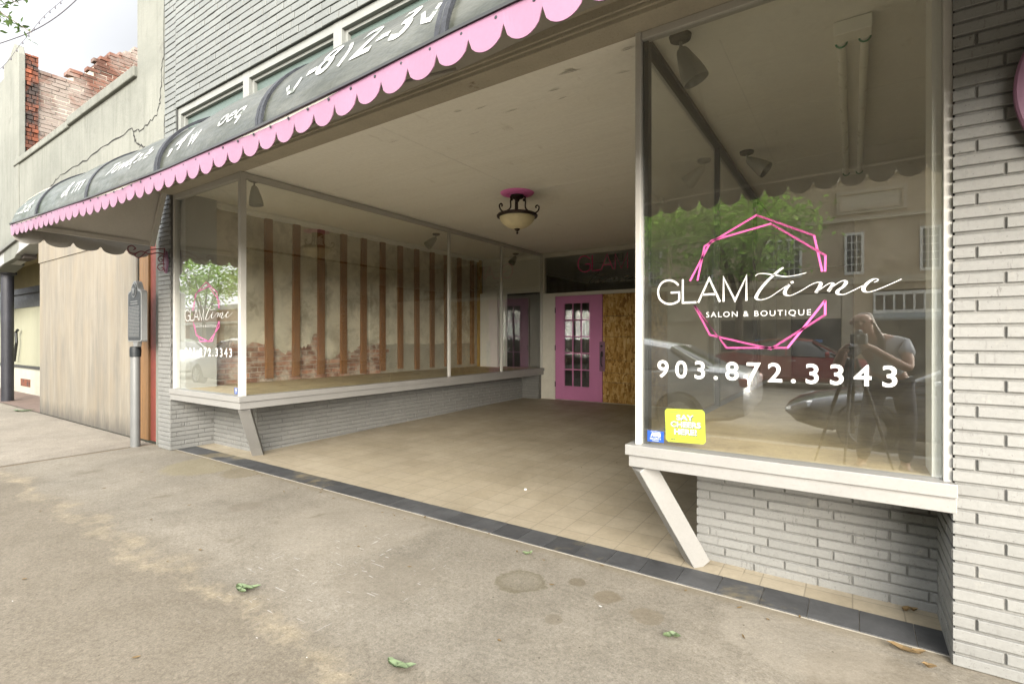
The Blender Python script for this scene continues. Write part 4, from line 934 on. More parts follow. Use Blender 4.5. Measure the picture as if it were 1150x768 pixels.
# ruined party wall, brick by brick
TOP = [(2.9,6.42),(3.10,6.38),(3.15,6.35),(3.34,6.40),(3.36,6.53),(3.69,6.70),(3.72,6.88),(3.95,7.06),(4.21,7.32),(4.48,7.56),(5.2,8.0),(6.5,8.4)]
b = MB()
def gone(u_, z_): return 3.2+z_+rnd.uniform(-.03,.03) > ipol(2.92+u_, TOP)
bricks(b, (-12.80,2.92,3.2), (0,1,0), (1,0,0), 3.4, 5.4, .078, .215, .012, .012, jit=.012, back=.16, skip=gone)
b.prism([(2.92,3.0)]+[(y,z-.12) for y,z in TOP]+[(6.5,3.0)], lambda a,c,d:(d,a,c), -13.05, -12.802, 1)
tag(b.build('ruined_wall', [M['ruin_brick'], M['mortar']]), 'jagged broken brick wall rising behind the low stucco parapet', 'ruined wall')

# ------------------------------------------------------------------ leaves and scraps on the ground
def leaf_mb(b, c, L, W, a, curl=.022):
    ca, sa = math.cos(a), math.sin(a); x, y, z = c
    rows = [(-.5,.0),(-.3,.7),(-.05,1),(.2,.8),(.4,.35),(.5,0)]; P = lambda u,v,h: (x+ca*u*L-sa*v*W, y+sa*u*L+ca*v*W, z+h)
    for (u0,w0),(u1,w1) in zip(rows, rows[1:]):
        h0, h1 = curl*abs(u0)*1.5, curl*abs(u1)*1.5
        for s in (-1,1): b.face([P(u0,0,h0),P(u1,0,h1),P(u1,s*w1*.5,h1+curl*w1*.6),P(u0,s*w0*.5,h0+curl*w0*.6)])
def sprig(loc, label, specs, m='leaf_fall'):
    b = MB()
    for dx, dy, L, W, a in specs: leaf_mb(b, (loc[0]+dx,loc[1]+dy,.005+rnd.random()*.004), L, W, a)
    o = b.build('fallen_leaf', M[m]); tag(o, label, 'leaf', 'fresh leaves dropped on the sidewalk' if m == 'leaf_fall' else None); return o
sprig((-2.6,1.395), 'green leaf sprig with a loose stalk, lying farthest from the dark tile border', [(0,0,.11,.035,.2),(.03,.02,.09,.03,.9),(-.02,-.02,.08,.03,-.4),(.02,-.03,.08,.028,.1)])
sprig((-1.48,1.397), 'green leaf cluster nearest to the camera on the bare concrete', [(0,0,.10,.04,.1),(.03,.015,.08,.03,.7),(-.03,.0,.08,.03,-.3)])
sprig((-.657,2.199), 'single bright folded leaf below the lettered window', [(0,0,.07,.035,.9),(.02,.01,.055,.028,-.2)])
sprig((-1.62,2.56), 'tiny green leaf bit beside the charcoal tiles', [(0,0,.05,.022,.4),(.02,.02,.03,.016,1.4)])
wd = sprig((-12.3,2.55), 'light green weed tuft by the foot of the plywood', [(0,0,.35,.06,.2),(.1,.05,.3,.05,.6),(-.1,.0,.3,.05,-.2),(.05,.1,.25,.05,1.2)])
wd.name = 'weed_tuft'; wd['category'] = 'weed'; del wd['group']
sprig((.175,2.64), 'curled brown leaf against the charcoal tiles near the wide pilaster', [(0,0,.12,.035,-.3),(.05,.01,.06,.03,.5)], 'leaf_dry')
sprig((.25,2.56), 'small tan leaf in front of the wide pilaster', [(0,0,.05,.022,.1)], 'leaf_dry')
sprig((.21,3.03), 'brown leaf in the corner under the lettered window', [(0,0,.06,.03,1.1),(.03,.02,.04,.02,.3)], 'leaf_dry')
lit = random.Random(5)
b = MB(); 
for i in range(70):
    x, y = lit.uniform(-6,-.2), lit.choice((lit.uniform(.6,2.6),lit.uniform(2.55,2.71),lit.uniform(3,8)))
    z = zf(y)+.003 if y > 2.92 else .003
    leaf_mb(b, (x,y,z), lit.uniform(.012,.04), lit.uniform(.006,.016), lit.uniform(0,6), .004)
tag(b.build('leaf_litter', M['leaf_dry']), kind='stuff', label='fine brown leaf crumbs scattered over the sidewalk', cat='litter')
b = MB(); b.lathe([(0,.012),(.010,.010),(.014,.003),(.01,0)],(-2.30,3.62,zf(3.62)),n=10); tag(b.build('paper_scrap', M['litter'], smooth=True), 'white crumpled scrap on the porch tiles', 'scrap')

# ------------------------------------------------------------------ across the street
ob = thing('brick_building', 'tan two storey brick building across the street, mirrored in the lettered window', 'building', (-1,-17.2,0))
YO = -17.2
b = MB(); b.box(-9.0,4.6,-27,YO,3.05,7.75); b.box(-9,-4.6,-27,YO,0,3.05); b.box(-.35,.60,-27,YO,0,3.05); b.box(4.2,4.6,-27,YO,0,3.05); b.box(-4.6,4.2,-27,YO-.6,0,3.05); b.build('brick_front', M['opp_brick'], ob)
b = MB(); b.box(-9.05,4.65,YO,YO+.10,3.30,3.55); b.box(-9.05,4.65,YO,YO+.14,5.62,5.74); b.box(-9.1,4.7,YO-.2,YO+.16,7.6,7.85); b.box(-9.05,4.65,YO,YO+.12,7.2,7.3); b.box(-.33,.0,YO,YO+.06,0,3.30); b.box(-4.9,-4.6,YO,YO+.06,0,3.3)
b.box(-9.0,-.36,YO+.0,YO+.05,2.05,3.0); b.build('stone_trim', M['opp_stone'], ob)
b = MB(); b.box(-.5,1.6,YO,YO+.07,5.9,6.75); b.build('name_stone', M['opp_stone'], ob)
b = MB(); 
for (x0,x1,z0,z1) in ((-.4,1.5,6.60,6.66),(-.4,1.5,6.0,6.06),(-.4,-.34,6.06,6.6),(1.44,1.5,6.06,6.6)): b.box(x0,x1,YO+.07,YO+.10,z0,z1)
b.build('stone_border', M['opp_brick'], ob)
for wx in (-7.4,-5.2,-2.25,.05,2.25):
    hw, z0, z1 = (.62 if wx == -2.25 else .30), 3.66, 5.20
    b = MB()
    for (a,c,d,e) in ((-hw,-hw+.08,z0,z1),(hw-.08,hw,z0,z1),(-hw+.08,hw-.08,z1-.09,z1),(-hw+.08,hw-.08,z0,z0+.10)): b.box(wx+a,wx+c,YO+.004,YO+.05,d,e)
    nx = 6 if hw > .5 else 3
    for i in range(1,nx): x = wx-hw+.08+(2*hw-.16)*i/nx; b.box(x-.014,x+.014,YO+.012,YO+.04,z0+.1,z1-.09)
    for i in range(1,5): z = z0+.1+(z1-z0-.19)*i/5; b.box(wx-hw+.08,wx+hw-.08,YO+.013,YO+.039,z-.014,z+.014)
    w = b.build('window', M['opp_trim'], ob)
    b = MB(); b.box(wx-hw+.02,wx+hw-.02,YO+.003,YO+.010,z0+.02,z1-.02); b.build('glass_pane', M['opp_glass'], w)
b = MB(); b.box(.62,4.2,YO-.02,YO+.05,2.20,2.32); b.box(.62,4.2,YO-.02,YO+.05,2.86,2.98)
for i in range(13): x = .66+.285*i; b.box(x-.03,x+.03,YO-.02,YO+.048,2.32,2.86)
tw = b.build('transom_window', M['opp_trim'], ob)
b = MB(); b.box(.62,4.2,YO-.05,YO-.02,2.3,2.9); b.build('glass_pane', M['opp_glass'], tw)
b = MB(); b.prism([(YO,2.22),(YO+.9,2.02),(YO+.9,1.94),(YO,1.94)], lambda a,c,d:(d,a,c), .62, 4.2); b.build('canopy', M['opp_awning'], ob)
b = MB(); b.box(-4.6,-.35,YO-.10,YO-.04,.45,2.05); b.box(.65,4.2,YO-.1,YO-.04,.1,1.94); b.build('shop_glass', M['opp_glass'], ob)
for x0, x1 in ((-3.3,-1.9),(-1.75,-.95)):
    b = MB(); b.box(x0,x1,YO-.03,YO-.01,1.15,1.26); b.build('blue_band', M['blue_band'], ob)
b = MB(); b.box(-4.6,-.35,YO-.12,YO-.02,0,.45); b.build('stall_riser', M['opp_stone'], ob)
fb = thing('long_brick_building', 'low red brick building farther along the street, mirrored in the long window', 'building', (-50,-18,0))
b = MB(); b.box(-90,-14,-30,-18,0,4.2); b.build('wall', M['far_brick'], fb)
b = MB(); b.box(-90,-14,-18.0,-17.8,3.9,4.3); b.box(-90,-14,-17.98,-16.6,2.6,2.75); b.build('cornice', M['opp_trim'], fb)
b = MB()
for i in range(11): x = -86+6.5*i; b.box(x,x+4.5,-18,-17.94,.6,2.4)
b.build('shop_glass', M['opp_glass'], fb)
# ------------------------------------------------------------------ trees
def tree(loc, h, cr, clumps, per, size, label, seed, m='leaf', lean=(0,0), trunk_h=.42):
    r = random.Random(seed); x, y, z = loc
    t = thing('street_tree', label, 'tree', loc, 'street trees')
    b = MB(); th = h*trunk_h; top = Vector((x+lean[0]*.4, y+lean[1]*.4, z+th))
    b.tube([(x,y,z-.1),(x+.02,y,z+.4),(x+lean[0]*.2,y+lean[1]*.2,z+th*.6),tuple(top)],[.20,.15,.13,.11],12)
    C = Vector((x+lean[0],y+lean[1],z+h*.68)); ends = []
    for i in range(9):
        a = i*2.4+r.random(); e = C+Vector((math.cos(a)*cr*r.uniform(.4,.8),math.sin(a)*cr*r.uniform(.4,.8),r.uniform(-.25,.6)*cr*.8))
        mid = top.lerp(e,.5)+Vector((0,0,.3)); b.tube([tuple(top),tuple(mid),tuple(e)],[.07,.045,.012],8); ends.append(e)
    b.build('trunk', M['bark'], t, smooth=True)
    b = MB()
    for i in range(clumps):
        d = Vector((r.gauss(0,1),r.gauss(0,1),r.gauss(0,1))).normalized()*(r.random()**.35)
        c = C+Vector((d.x*cr,d.y*cr,d.z*cr*.72)); s = cr*r.uniform(.12,.24)
        for k in range(per):
            p = c+Vector((r.gauss(0,s),r.gauss(0,s),r.gauss(0,s*.6))); L = size*r.uniform(.6,1.3)
            q = Euler((r.uniform(-.9,.9),r.uniform(-.9,.9),r.uniform(0,6.28))).to_matrix()
            P = [p+q@Vector(v) for v in ((-L*.5,0,0),(0,L*.24,L*.06),(L*.5,0,0),(0,-L*.24,L*.06))]
            b.mesh(P,[(0,1,2,3)])
    b.build('crown', M[m], t); return t
tree((-7.6,-12.9,0), 7.6, 2.7, 90, 60, .24, 'bright green tree before the tan brick building, mirrored in the lettered window', 3, trunk_h=.30)
tree((-3.2,-13.2,0), 7.2, 2.3, 80, 60, .22, 'smaller bright tree next to the brick building wall, mirrored in the lettered window', 4, trunk_h=.34)
tree((3.9,-13.2,0), 8.8, 1.2, 22, 50, .20, 'tall thin tree at the far end of the tan brick building', 9, trunk_h=.5)
for i,(x,y) in enumerate(((-17,-13),(-24,-13.2),(-31,-12.8),(-40,-13))):
    tree((x,y,0), 7.5+i%2, 2.9, 70, 50, .28, 'green tree of the far kerb row, %s' % ('opposite the iron column','two trees along from the parked silver car','third past the tan building','standing farthest down the street')[i], 20+i, trunk_h=.3)
tree((-10.7,-1.1,0), 6.2, 1.7, 40, 26, .10, 'thin leaved tree at the near kerb whose twigs hang into the sky', 31, 'leaf2', lean=(-.3,-.3), trunk_h=.5)
# the twig that hangs into the sky by the ruined wall
b = MB(); tw_ = random.Random(8)
base = Vector((-8.6,.6,5.35)); b2 = MB()
for (e, n) in (((-7.36,1.64,4.60),60),((-7.45,1.56,4.90),70),((-7.75,1.42,4.58),40),((-7.55,1.60,5.08),55),((-7.62,1.48,4.75),40)):
    e = Vector(e); mid = base.lerp(e,.55)+Vector((0,0,.10)); pth = smooth_path([base,mid,e],6); b.tube([tuple(p) for p in pth],[.012-.0095*i/(len(pth)-1) for i in range(len(pth))],6)
    for k in range(n):
        t = .45+.55*tw_.random(); p = pth[int(t*(len(pth)-1))]+Vector((tw_.gauss(0,.05),tw_.gauss(0,.05),tw_.gauss(-.02,.05))); L = tw_.uniform(.06,.11)
        q = Euler((tw_.uniform(-.8,.8),tw_.uniform(-.4,1.2),tw_.uniform(0,6.28))).to_matrix()
        b2.mesh([p+q@Vector(v) for v in ((-L*.5,0,0),(0,L*.2,L*.04),(L*.5,0,0),(0,-L*.2,L*.04))],[(0,1,2,3)])
br = thing('leafy_branch', 'thin leafy twigs hanging into the sky above the ruined brick wall', 'branch', tuple(base))
b.tube([(-9.6,-.2,5.1),(-9.0,.3,5.4),tuple(base)],[.03,.02,.012],8); b.build('twig', M['bark'], br, smooth=True); b2.build('leaves', M['leaf2'], br)
# cables overhead
def cable(name, pts, r, label, bulbs=False):
    P = smooth_path(pts, 8)
    if not bulbs:
        b = MB(); b.tube([tuple(p) for p in P], r, 6); tag(b.build(name, M['cable']), label, 'cable'); return
    t = thing(name, label, 'string lights', tuple(P[0])); b = MB(); b.tube([tuple(p) for p in P], r, 6); b.build('cord', M['cable'], t)
    for p in P[::2]:
        b = MB(); b.lathe([(0,.01),(.006,.006),(.006,-.012),(.010,-.024),(.008,-.036),(0,-.04)],tuple(p),n=8); b.build('bulb', M['cable'], t)
CAB = lambda px, py, d: ((-.5585*d+.8295*(px-575)/568*d), (.8295*d+.5585*(px-575)/568*d), 1.3+(380-py)/568*d)
cable('overhead_cable', [(-15,-2,5.2),(-12.12,1.48,5.64),(-11.19,2.11,5.96),(-10.62,2.49,6.24),(-10.16,2.81,6.69),(-9.55,3.21,7.5),(-8.6,4.0,9.2)], .008, 'thicker slack cable crossing the sky above the ruined wall')
cable('overhead_cable', [(-16,-1,6.6),(-13.37,1.85,7.0),(-12.58,2.38,7.23),(-12.06,2.73,7.38),(-11.4,3.17,7.64),(-9,5,8.6)], .007, 'topmost thin cable in the corner of the sky above the leafy twigs')
cable('string_lights', [(-11.6,1.2,4.6),(-10.6,1.91,5.2),(-10.21,2.17,5.7),(-9.94,2.35,6.08),(-9.67,2.53,6.36),(-9.39,2.72,6.71),(-8.8,3.2,7.6)], .003, 'drooping string of small bulbs hung beside the slack cable', True)

# ------------------------------------------------------------------ parked cars
def loft(b, st, prof, m=0):
    rings = [prof(*s_) for s_ in st]; n = len(rings[0]); vs = [p for r_ in rings for p in r_]
    b.mesh(vs, [(i*n+j,i*n+(j+1)%n,(i+1)*n+(j+1)%n,(i+1)*n+j) for i in range(len(st)-1) for j in range(n)], m)
    b.mesh(rings[0], [tuple(range(n))], m); b.mesh(rings[-1], [tuple(range(n))[::-1]], m)
def car(loc, heading, paint, label, low=0.0, kind='sedan'):
    t = thing('parked_car', label, 'car', (0,0,0), 'cars parked along the street')
    def sec(x, zb, zt, w):
        h = [(w*.80,zb),(w*.95,zb+.06),(w,zb+(zt-zb)*.35),(w*.99,zb+(zt-zb)*.62),(w*.93,zt-.05),(w*.82,zt),(w*.4,zt+.025),(0,zt+.03)]
        return [(x,y,z) for y,z in h]+[(x,-y,z) for y,z in h[::-1][1:]]
    k = low
    st = [(-2.34,.46,.82-k*.5,.66),(-2.28,.34,.93-k*.5,.78),(-2.1,.27,1.0-k*.5,.84),(-1.7,.22,1.03-k,.89),(-1.2,.20,1.0-k,.905),(-.5,.19,.97-k,.91),(.3,.19,.95-k,.91),(.9,.20,.92-k,.905),(1.5,.22,.86-k,.885),(1.95,.26,.78-k,.83),(2.2,.32,.70-k,.74),(2.33,.42,.62-k,.58)]
    b = MB(); loft(b, st, sec); body = b.build('body', paint, t, smooth=True)
    cut = MB()
    for x in (-1.42,1.40):
        for s in (-1,1): cut.tube([(x,s*.60,.31),(x,s*1.1,.31)],.365,28)
    co = cut.build('arch', M['tyre']); md = body.modifiers.new('arch','BOOLEAN'); md.object = co; md.solver = 'EXACT'
    dg = bpy.context.evaluated_depsgraph_get(); nm = bpy.data.meshes.new_from_object(body.evaluated_get(dg)); body.modifiers.clear(); body.data = nm
    bpy.data.objects.remove(co)
    def gh(x, zb, zr, wb, wr):
        h = [(wb,zb),(wb*.5+wr*.5,zb*.45+zr*.55),(wr,zr-.05),(wr*.86,zr),(0,zr+.02)]
        return [(x,y,z) for y,z in h]+[(x,-y,z) for y,z in h[::-1][1:]]
    g = [(-1.85,.98-k,1.0-k,.70,.60),(-1.25,.98-k,1.33-k*1.5,.80,.60),(-.7,.96-k,1.43-k*1.6,.83,.63),(-.1,.95-k,1.45-k*1.6,.83,.64),(.35,.94-k,1.40-k*1.5,.83,.63),(1.15,.90-k,.92-k,.76,.62)]
    b = MB(); loft(b, g, gh); b.build('window_glass', M['car_glass'], t, smooth=True)
    b = MB()
    def gr(x, zb, zr, wb, wr): 
        h = [(wr*1.01,zr-.055),(wr*.87,zr+.004),(0,zr+.026)]
        return [(x,y,z) for y,z in h]+[(x,-y,z) for y,z in h[::-1][1:]]
    loft(b, g[1:5], gr)
    for s in (-1,1):
        for (p,q) in (((1.12,.76,.91-k),(.36,.64,1.36-k*1.5)),((-.30,.86,.95-k),(-.26,.655,1.41-k*1.55)),((-1.82,.71,.99-k),(-1.24,.61,1.31-k*1.5))): b.bar((p[0],s*p[1],p[2]),(q[0],s*q[1],q[2]),.05,.05)
    b.build('roof', paint, t, smooth=True)
    for s in (-1,1):
        b = MB(); b.lathe([(0,-.06),(.07,-.05),(.09,0),(.08,.05),(0,.06)],(.72,s*.98,1.0-k),(1,0,0),14); b.build('mirror', paint, t, smooth=True)
        b = MB(); b.obox((2.10,s*.66,.66-k*.9),(.26,.22,.10),(0,.35,-s*.55)); b.build('headlight', M['lamp_glass'], t, bevel=.03)
        b = MB(); b.obox((-2.24,s*.64,.82-k*.6),(.12,.26,.13),(0,.1,s*.35)); b.build('tail_light', M['tail_glass'], t, bevel=.03)
        b = MB(); b.box(-.25,-.05,s*.91-.012,s*.91+.012,.80-k,.83-k); b.build('handle', M['rim'], t, bevel=.005)
    for x in (-1.42,1.40):
        for s in (-1,1):
            b = MB(); b.lathe([(.20,-.11),(.30,-.105),(.325,-.07),(.328,.07),(.30,.105),(.20,.11)],(x,s*.80,.325),(0,s,0),32); w = b.build('wheel', M['tyre'], t, smooth=True)
            b = MB(); b.lathe([(.215,.09),(.205,.10),(.19,.05),(.06,.06),(.05,.08),(0,.085)],(x,s*.80,.325),(0,s,0),30)
            for i in range(5):
                a = i*2*math.pi/5; b.bar((x+.04*math.cos(a),s*.89,.325+.04*math.sin(a)),(x+.20*math.cos(a),s*.89,.325+.20*math.sin(a)),.05,.03,up=(0,1,0))
            b.build('rim', M['rim'], w)
    t.location = loc; t.rotation_euler = (0,0,heading); return t
pw_, ps_, pd_, pr_ = paint_mat('pearl silver paint', (.55,.56,.56)), paint_mat('silver paint', (.46,.47,.48)), paint_mat('dark silver paint', (.12,.125,.135)), paint_mat('deep red paint', (.25,.015,.02))
car((-3.55,-3.05,-.15), math.pi, pw_, 'pearl silver car at the near kerb, its tail mirrored behind the phone number')
car((1.55,-3.15,-.15), math.pi, pd_, 'low dark grey car at the near kerb behind the photographer', low=.13)
car((-15.6,-3.1,-.15), math.pi, ps_, 'silver car parked far down the near kerb, mirrored in the long window')
car((-21.5,-3.1,-.15), math.pi, pw_, 'white car parked farthest down the near kerb')
car((-1.3,-12.0,-.15), 0, pr_, 'deep red car at the far kerb before the tan building')
car((-7.2,-12.1,-.15), 0, ps_, 'silver car at the far kerb under the bright trees')
car((-19.0,-12.0,-.15), 0, pw_, 'white car at the far kerb before the long red building')

# ------------------------------------------------------------------ the photographer, with tripod and camera
def skin(name, J, E, m, parent, sub=2, root='pelvis'):
    keys = list(J); me = bpy.data.meshes.new(name); off = world_loc(parent)
    me.from_pydata([tuple(Vector(J[k_][0])-off) for k_ in keys], [(keys.index(a),keys.index(c)) for a,c in E], [])
    o = bpy.data.objects.new(name, me); COL.objects.link(o); o.parent = parent
    o.modifiers.new('skin','SKIN'); sv = me.skin_vertices[0].data
    for i, k_ in enumerate(keys):
        r = J[k_][1]; sv[i].radius = r if isinstance(r, tuple) else (r, r); sv[i].use_root = (k_ == root)
    s_ = o.modifiers.new('sub','SUBSURF'); s_.levels = sub; s_.render_levels = sub
    dg = bpy.context.evaluated_depsgraph_get(); nm = bpy.data.meshes.new_from_object(o.evaluated_get(dg)); o.modifiers.clear()
    nm.materials.clear(); nm.materials.append(m); nm.polygons.foreach_set('use_smooth',[True]*len(nm.polygons)); o.data = nm
    return o
pe = thing('person', 'long haired photographer in grey T-shirt and dark jeans, stooping behind the tripod', 'person', (.28,-.62,0))
J = {'pelvis':((.30,-.78,.90),(.15,.11)),'waist':((.28,-.70,1.03),(.125,.09)),'chest':((.22,-.52,1.20),(.15,.105)),'neck0':((.15,-.40,1.31),(.06,.06)),'neck1':((.12,-.345,1.36),.052),
 'head0':((.09,-.30,1.40),(.075,.085)),'head1':((.07,-.27,1.46),(.082,.10)),'head2':((.065,-.275,1.53),(.06,.075)),
 'shR':((.40,-.50,1.24),.062),'elR':((.42,-.30,1.02),.043),'wrR':((.16,-.17,1.20),.030),'paR':((.11,-.13,1.235),(.040,.020)),
 'shL':((.06,-.50,1.24),.062),'elL':((-.13,-.34,1.04),.043),'wrL':((-.085,-.14,1.17),.030),'paL':((-.065,-.10,1.21),(.040,.020)),
 'hipR':((.40,-.78,.84),.098),'knR':((.44,-.66,.48),.064),'anR':((.42,-.76,.09),.042),'toR':((.43,-.58,.035),(.045,.03)),
 'hipL':((.20,-.78,.84),.098),'knL':((.12,-.62,.48),.064),'anL':((.08,-.70,.09),.042),'toL':((.04,-.52,.035),(.045,.03))}
E_ = [('pelvis','waist'),('waist','chest'),('chest','neck0'),('neck0','neck1'),('neck1','head0'),('head0','head1'),('head1','head2'),('chest','shR'),('shR','elR'),('elR','wrR'),('wrR','paR'),('chest','shL'),('shL','elL'),('elL','wrL'),('wrL','paL'),
 ('pelvis','hipR'),('hipR','knR'),('knR','anR'),('anR','toR'),('pelvis','hipL'),('hipL','knL'),('knL','anL'),('anL','toL')]
for s, px, sx in (('R',Vector((.11,-.13,1.235)),-1),('L',Vector((-.065,-.10,1.21)),1)):
    for i in range(4):
        q0 = px+Vector((sx*.004,.012,.030-.019*i)); L = (.030,.034,.032,.025)[i]
        J[f'f{s}{i}a'] = (q0+Vector((sx*L*.5,L*.8,0)),.0085); J[f'f{s}{i}b'] = (q0+Vector((sx*L*1.3,L*1.0,-.004)),.0075); J[f'f{s}{i}c'] = (q0+Vector((sx*L*1.9,L*.6,-.006)),.0065)
        E_ += [(f'pa{s}',f'f{s}{i}a'),(f'f{s}{i}a',f'f{s}{i}b'),(f'f{s}{i}b',f'f{s}{i}c')]
    J[f'th{s}'] = (px+Vector((sx*.02,-.028,.028)),.010); J[f'tt{s}'] = (px+Vector((sx*.045,-.018,.040)),.008); E_ += [(f'wr{s}',f'th{s}'),(f'th{s}',f'tt{s}')]
body = skin('body', J, E_, M['skin'], pe)
bw = MB(); hc = Vector((.068,-.272,1.455)); fd = Vector((-.10,.98,-.12)).normalized(); rt = Vector((.98,.10,0)); upv = Vector((0,.12,.99))
H_ = lambda a,c,d: tuple(hc+rt*a+upv*c+fd*d)
bw.lathe([(0,.028),(.012,.018),(.017,.0),(.010,-.012),(0,-.014)],H_(0,-.018,.088),upv,12); bw.build('nose', M['skin'], body, smooth=True)
for s in (-1,1):
    bw = MB(); bw.lathe([(0,.005),(.010,.003),(.013,-.003)],H_(s*.032,.008,.090),fd,12); bw.build('eye', M['hair'], body, smooth=True)
    bw = MB(); bw.lathe([(0,.012),(.018,.008),(.024,-.006),(0,-.01)],H_(s*.083,-.005,.0),(s*.98,0,0),14); bw.build('ear', M['skin'], body, smooth=True)
bw = MB(); bw.tube([H_(-.024,-.058,.086),H_(0,-.055,.092),H_(.024,-.058,.086)],.006,8); bw.build('mouth', M['tail_glass'], body, smooth=True)
def grow(d, names, rr, dz=0): return {k_:(J[k_][0], tuple(q*rr+.006 for q in (J[k_][1] if isinstance(J[k_][1],tuple) else (J[k_][1],)*2))) for k_ in names}
S = grow(0,('waist','chest','shR','shL'),1.10); S['pelvis'] = ((.295,-.76,.93),(.155,.115)); S['slR'] = ((.415,-.40,1.13),.066); S['slL'] = ((-.04,-.42,1.14),.066); S['col'] = ((.165,-.42,1.285),.078)
skin('shirt', S, [('pelvis','waist'),('waist','chest'),('chest','shR'),('chest','shL'),('shR','slR'),('shL','slL'),('chest','col')], M['shirt'], pe)
S = grow(0,('pelvis','hipR','hipL','knR','knL'),1.08); S['pelvis'] = ((.30,-.785,.90),(.16,.122)); S['anR'] = ((.42,-.755,.10),.062); S['anL'] = ((.08,-.695,.10),.062)
skin('jeans', S, [('pelvis','hipR'),('hipR','knR'),('knR','anR'),('pelvis','hipL'),('hipL','knL'),('knL','anL')], M['jeans'], pe)
S = {'pelvis':((.068,-.295,1.525),(.085,.095)),'a':((.09,-.335,1.46),(.085,.075)),'c':((.13,-.385,1.38),(.085,.055)),'e':((.20,-.42,1.27),(.075,.045)),'g':((.22,-.40,1.14),(.04,.025))}
skin('hair', S, [('pelvis','a'),('a','c'),('c','e'),('e','g')], M['hair'], pe)
for k_, a_, t_ in (('R','anR','toR'),('L','anL','toL')):
    p, q = Vector(J[a_][0]), Vector(J[t_][0])
    skin('shoe', {'pelvis':(p+Vector((0,-.03,-.045)),(.060,.056)),'m':(p.lerp(q,.5)+Vector((0,0,-.02)),(.060,.046)),'t':(q+Vector((0,.04,-.003)),(.054,.036))}, [('pelvis','m'),('m','t')], M['camera_black'], pe)
tp = thing('camera_tripod', 'black camera tripod with spread legs in front of the stooping photographer', 'tripod', (0,-.07,0))
b = MB(); b.tube([(0,-.07,.45),(0,-.07,1.16)],.016,14); b.build('column', M['camera_black'], tp, smooth=True)
b = MB(); b.lathe([(0,-.05),(.035,-.045),(.04,-.02),(.028,0),(.028,.03),(.035,.035),(.035,.045),(0,.046)],(0,-.07,1.18),n=20); b.build('head', M['camera_black'], tp, smooth=True)
for a in (100,215,325):
    c_, s_ = math.cos(R(a)), math.sin(R(a)); b = MB(); P = lambda r_,z: (r_*c_,-.07+r_*s_,z)
    b.tube([P(.03,1.12),P(.19,.66)],[.017,.016],12); b.tube([P(.188,.665),P(.30,.33)],.0125,12); b.tube([P(.298,.335),P(.405,.012)],.010,12); b.lathe([(0,0),(.016,.003),(.013,.03)],P(.405,.003),n=12); b.build('leg', M['camera_black'], tp, smooth=True)
cm = thing('photo_camera', 'black camera on the tripod head, mirrored in front of the photographer', 'camera', (0,-.09,1.22))
Mz = Matrix.Rotation(R(33.95),3,'Z'); CF = lambda a,c,d: tuple(Mz @ Vector((a,c,0)) + Vector((0,0,d)))
b = MB(); b.v = [CF(x,y,z) for x,y,z in [(sx*.068,-.085+sy*.022,1.295+sz*.045) for sz in (-1,1) for sx,sy in ((-1,-1),(1,-1),(1,1),(-1,1))]]; b.f = [[3,2,1,0],[4,5,6,7],[0,1,5,4],[1,2,6,5],[2,3,7,6],[3,0,4,7]]; b.m = [0]*6
b.build('body', M['camera_black'], cm, bevel=.01)
b = MB(); b.lathe([(.036,0),(.038,.03),(.034,.034),(.034,.046),(.028,.046),(.0,.030)],CF(0,-.065,1.30),Mz @ Vector((0,1,0)),24); b.build('lens', M['camera_black'], cm, smooth=True)
b = MB(); b.lathe([(.034,0),(.030,.03),(.016,.042),(0,.042)],CF(0,-.088,1.335),n=4); b.build('viewfinder_hump', M['camera_black'], cm)

# ------------------------------------------------------------------ sky, sun, camera
EL, AZ = 15, 147     # sun elevation, compass from +Y clockwise
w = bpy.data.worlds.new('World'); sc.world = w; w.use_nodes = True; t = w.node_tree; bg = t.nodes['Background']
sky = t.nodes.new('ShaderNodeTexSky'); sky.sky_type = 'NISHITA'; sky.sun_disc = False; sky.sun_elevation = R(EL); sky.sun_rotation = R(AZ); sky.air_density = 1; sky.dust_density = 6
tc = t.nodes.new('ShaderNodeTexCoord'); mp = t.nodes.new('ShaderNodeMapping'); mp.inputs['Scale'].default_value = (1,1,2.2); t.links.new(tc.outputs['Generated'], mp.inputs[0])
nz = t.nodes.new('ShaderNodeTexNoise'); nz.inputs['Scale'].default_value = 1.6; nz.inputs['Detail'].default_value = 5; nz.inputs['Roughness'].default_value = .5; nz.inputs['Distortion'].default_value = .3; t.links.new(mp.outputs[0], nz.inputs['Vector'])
rp = t.nodes.new('ShaderNodeValToRGB'); e = rp.color_ramp.elements; e[0].position = .3; e[0].color = (4.45,4.5,4.6,1); e[1].position = .72; e[1].color = (6.0,6.05,6.1,1); t.links.new(nz.outputs['Fac'], rp.inputs[0])
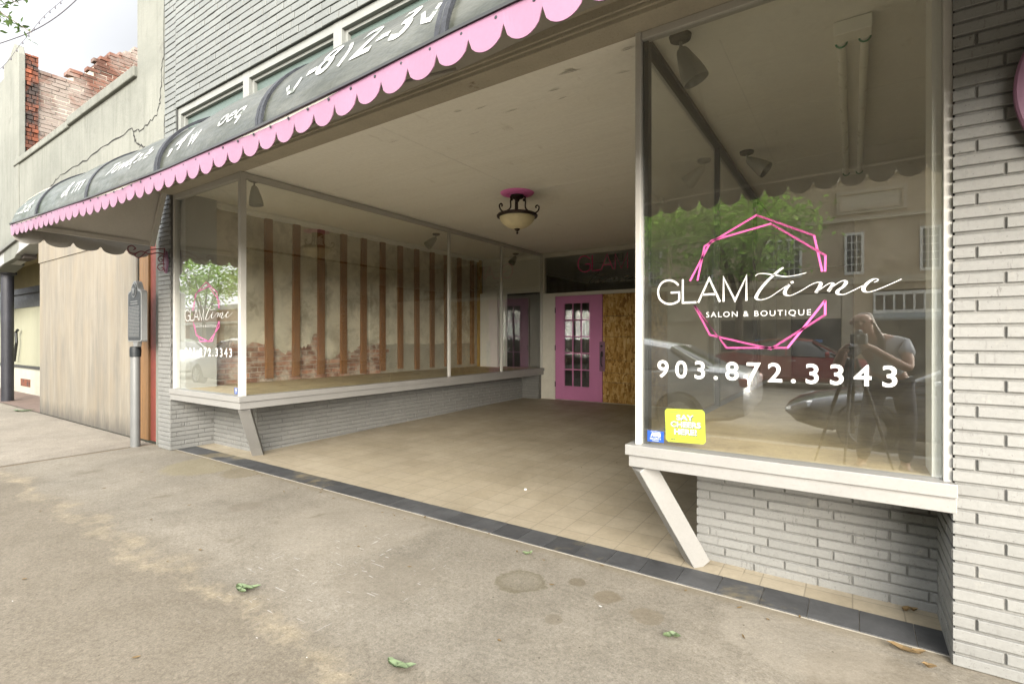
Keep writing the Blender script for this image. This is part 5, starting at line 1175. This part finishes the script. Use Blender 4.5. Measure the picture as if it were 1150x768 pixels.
mx = t.nodes.new('ShaderNodeMix'); mx.data_type = 'RGBA'; mx.inputs['Factor'].default_value = .88; t.links.new(sky.outputs[0], mx.inputs['A']); t.links.new(rp.outputs[0], mx.inputs['B'])
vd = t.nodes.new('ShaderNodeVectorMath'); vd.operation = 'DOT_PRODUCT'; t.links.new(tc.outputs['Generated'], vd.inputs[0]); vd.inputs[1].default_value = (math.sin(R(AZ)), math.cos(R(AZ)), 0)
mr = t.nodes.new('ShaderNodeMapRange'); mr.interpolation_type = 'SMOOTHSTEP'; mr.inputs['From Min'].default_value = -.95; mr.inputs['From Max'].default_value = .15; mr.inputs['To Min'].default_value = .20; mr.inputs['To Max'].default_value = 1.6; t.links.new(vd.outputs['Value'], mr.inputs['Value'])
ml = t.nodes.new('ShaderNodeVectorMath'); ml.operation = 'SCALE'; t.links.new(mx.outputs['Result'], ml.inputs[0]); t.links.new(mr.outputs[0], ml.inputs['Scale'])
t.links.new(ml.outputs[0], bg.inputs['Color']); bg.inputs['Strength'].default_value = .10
sl = bpy.data.lights.new('sun', 'SUN'); sl.energy = 3.0; sl.angle = R(54); sl.color = (1,.95,.87)
so = bpy.data.objects.new('sun', sl); COL.objects.link(so)
sd = Vector((math.sin(R(AZ))*math.cos(R(EL)), math.cos(R(AZ))*math.cos(R(EL)), math.sin(R(EL)))); so.rotation_euler = sd.to_track_quat('Z','Y').to_euler(); so.location = (0,-6,14)
cd = bpy.data.cameras.new('camera'); cd.sensor_width = 36; cd.lens = 568/1150*36; cd.shift_y = -4/1150; cd.clip_start = .02; cd.clip_end = 2000
cam = bpy.data.objects.new('camera', cd); COL.objects.link(cam); cam.location = (0,0,1.3); cam.rotation_euler = (R(90),0,R(33.95)); sc.camera = cam
sc.view_settings.view_transform = 'Standard'; sc.view_settings.look = 'None'; sc.view_settings.gamma = 1; sc.view_settings.exposure = 2.5
sc.render.engine = 'CYCLES'; cy_ = sc.cycles; cy_.max_bounces = 10; cy_.diffuse_bounces = 5; cy_.glossy_bounces = 5; cy_.transparent_max_bounces = 24; cy_.transmission_bounces = 4; cy_.use_denoising = True
cy_.sample_clamp_indirect = 8; cy_.caustics_reflective = False; cy_.caustics_refractive = False
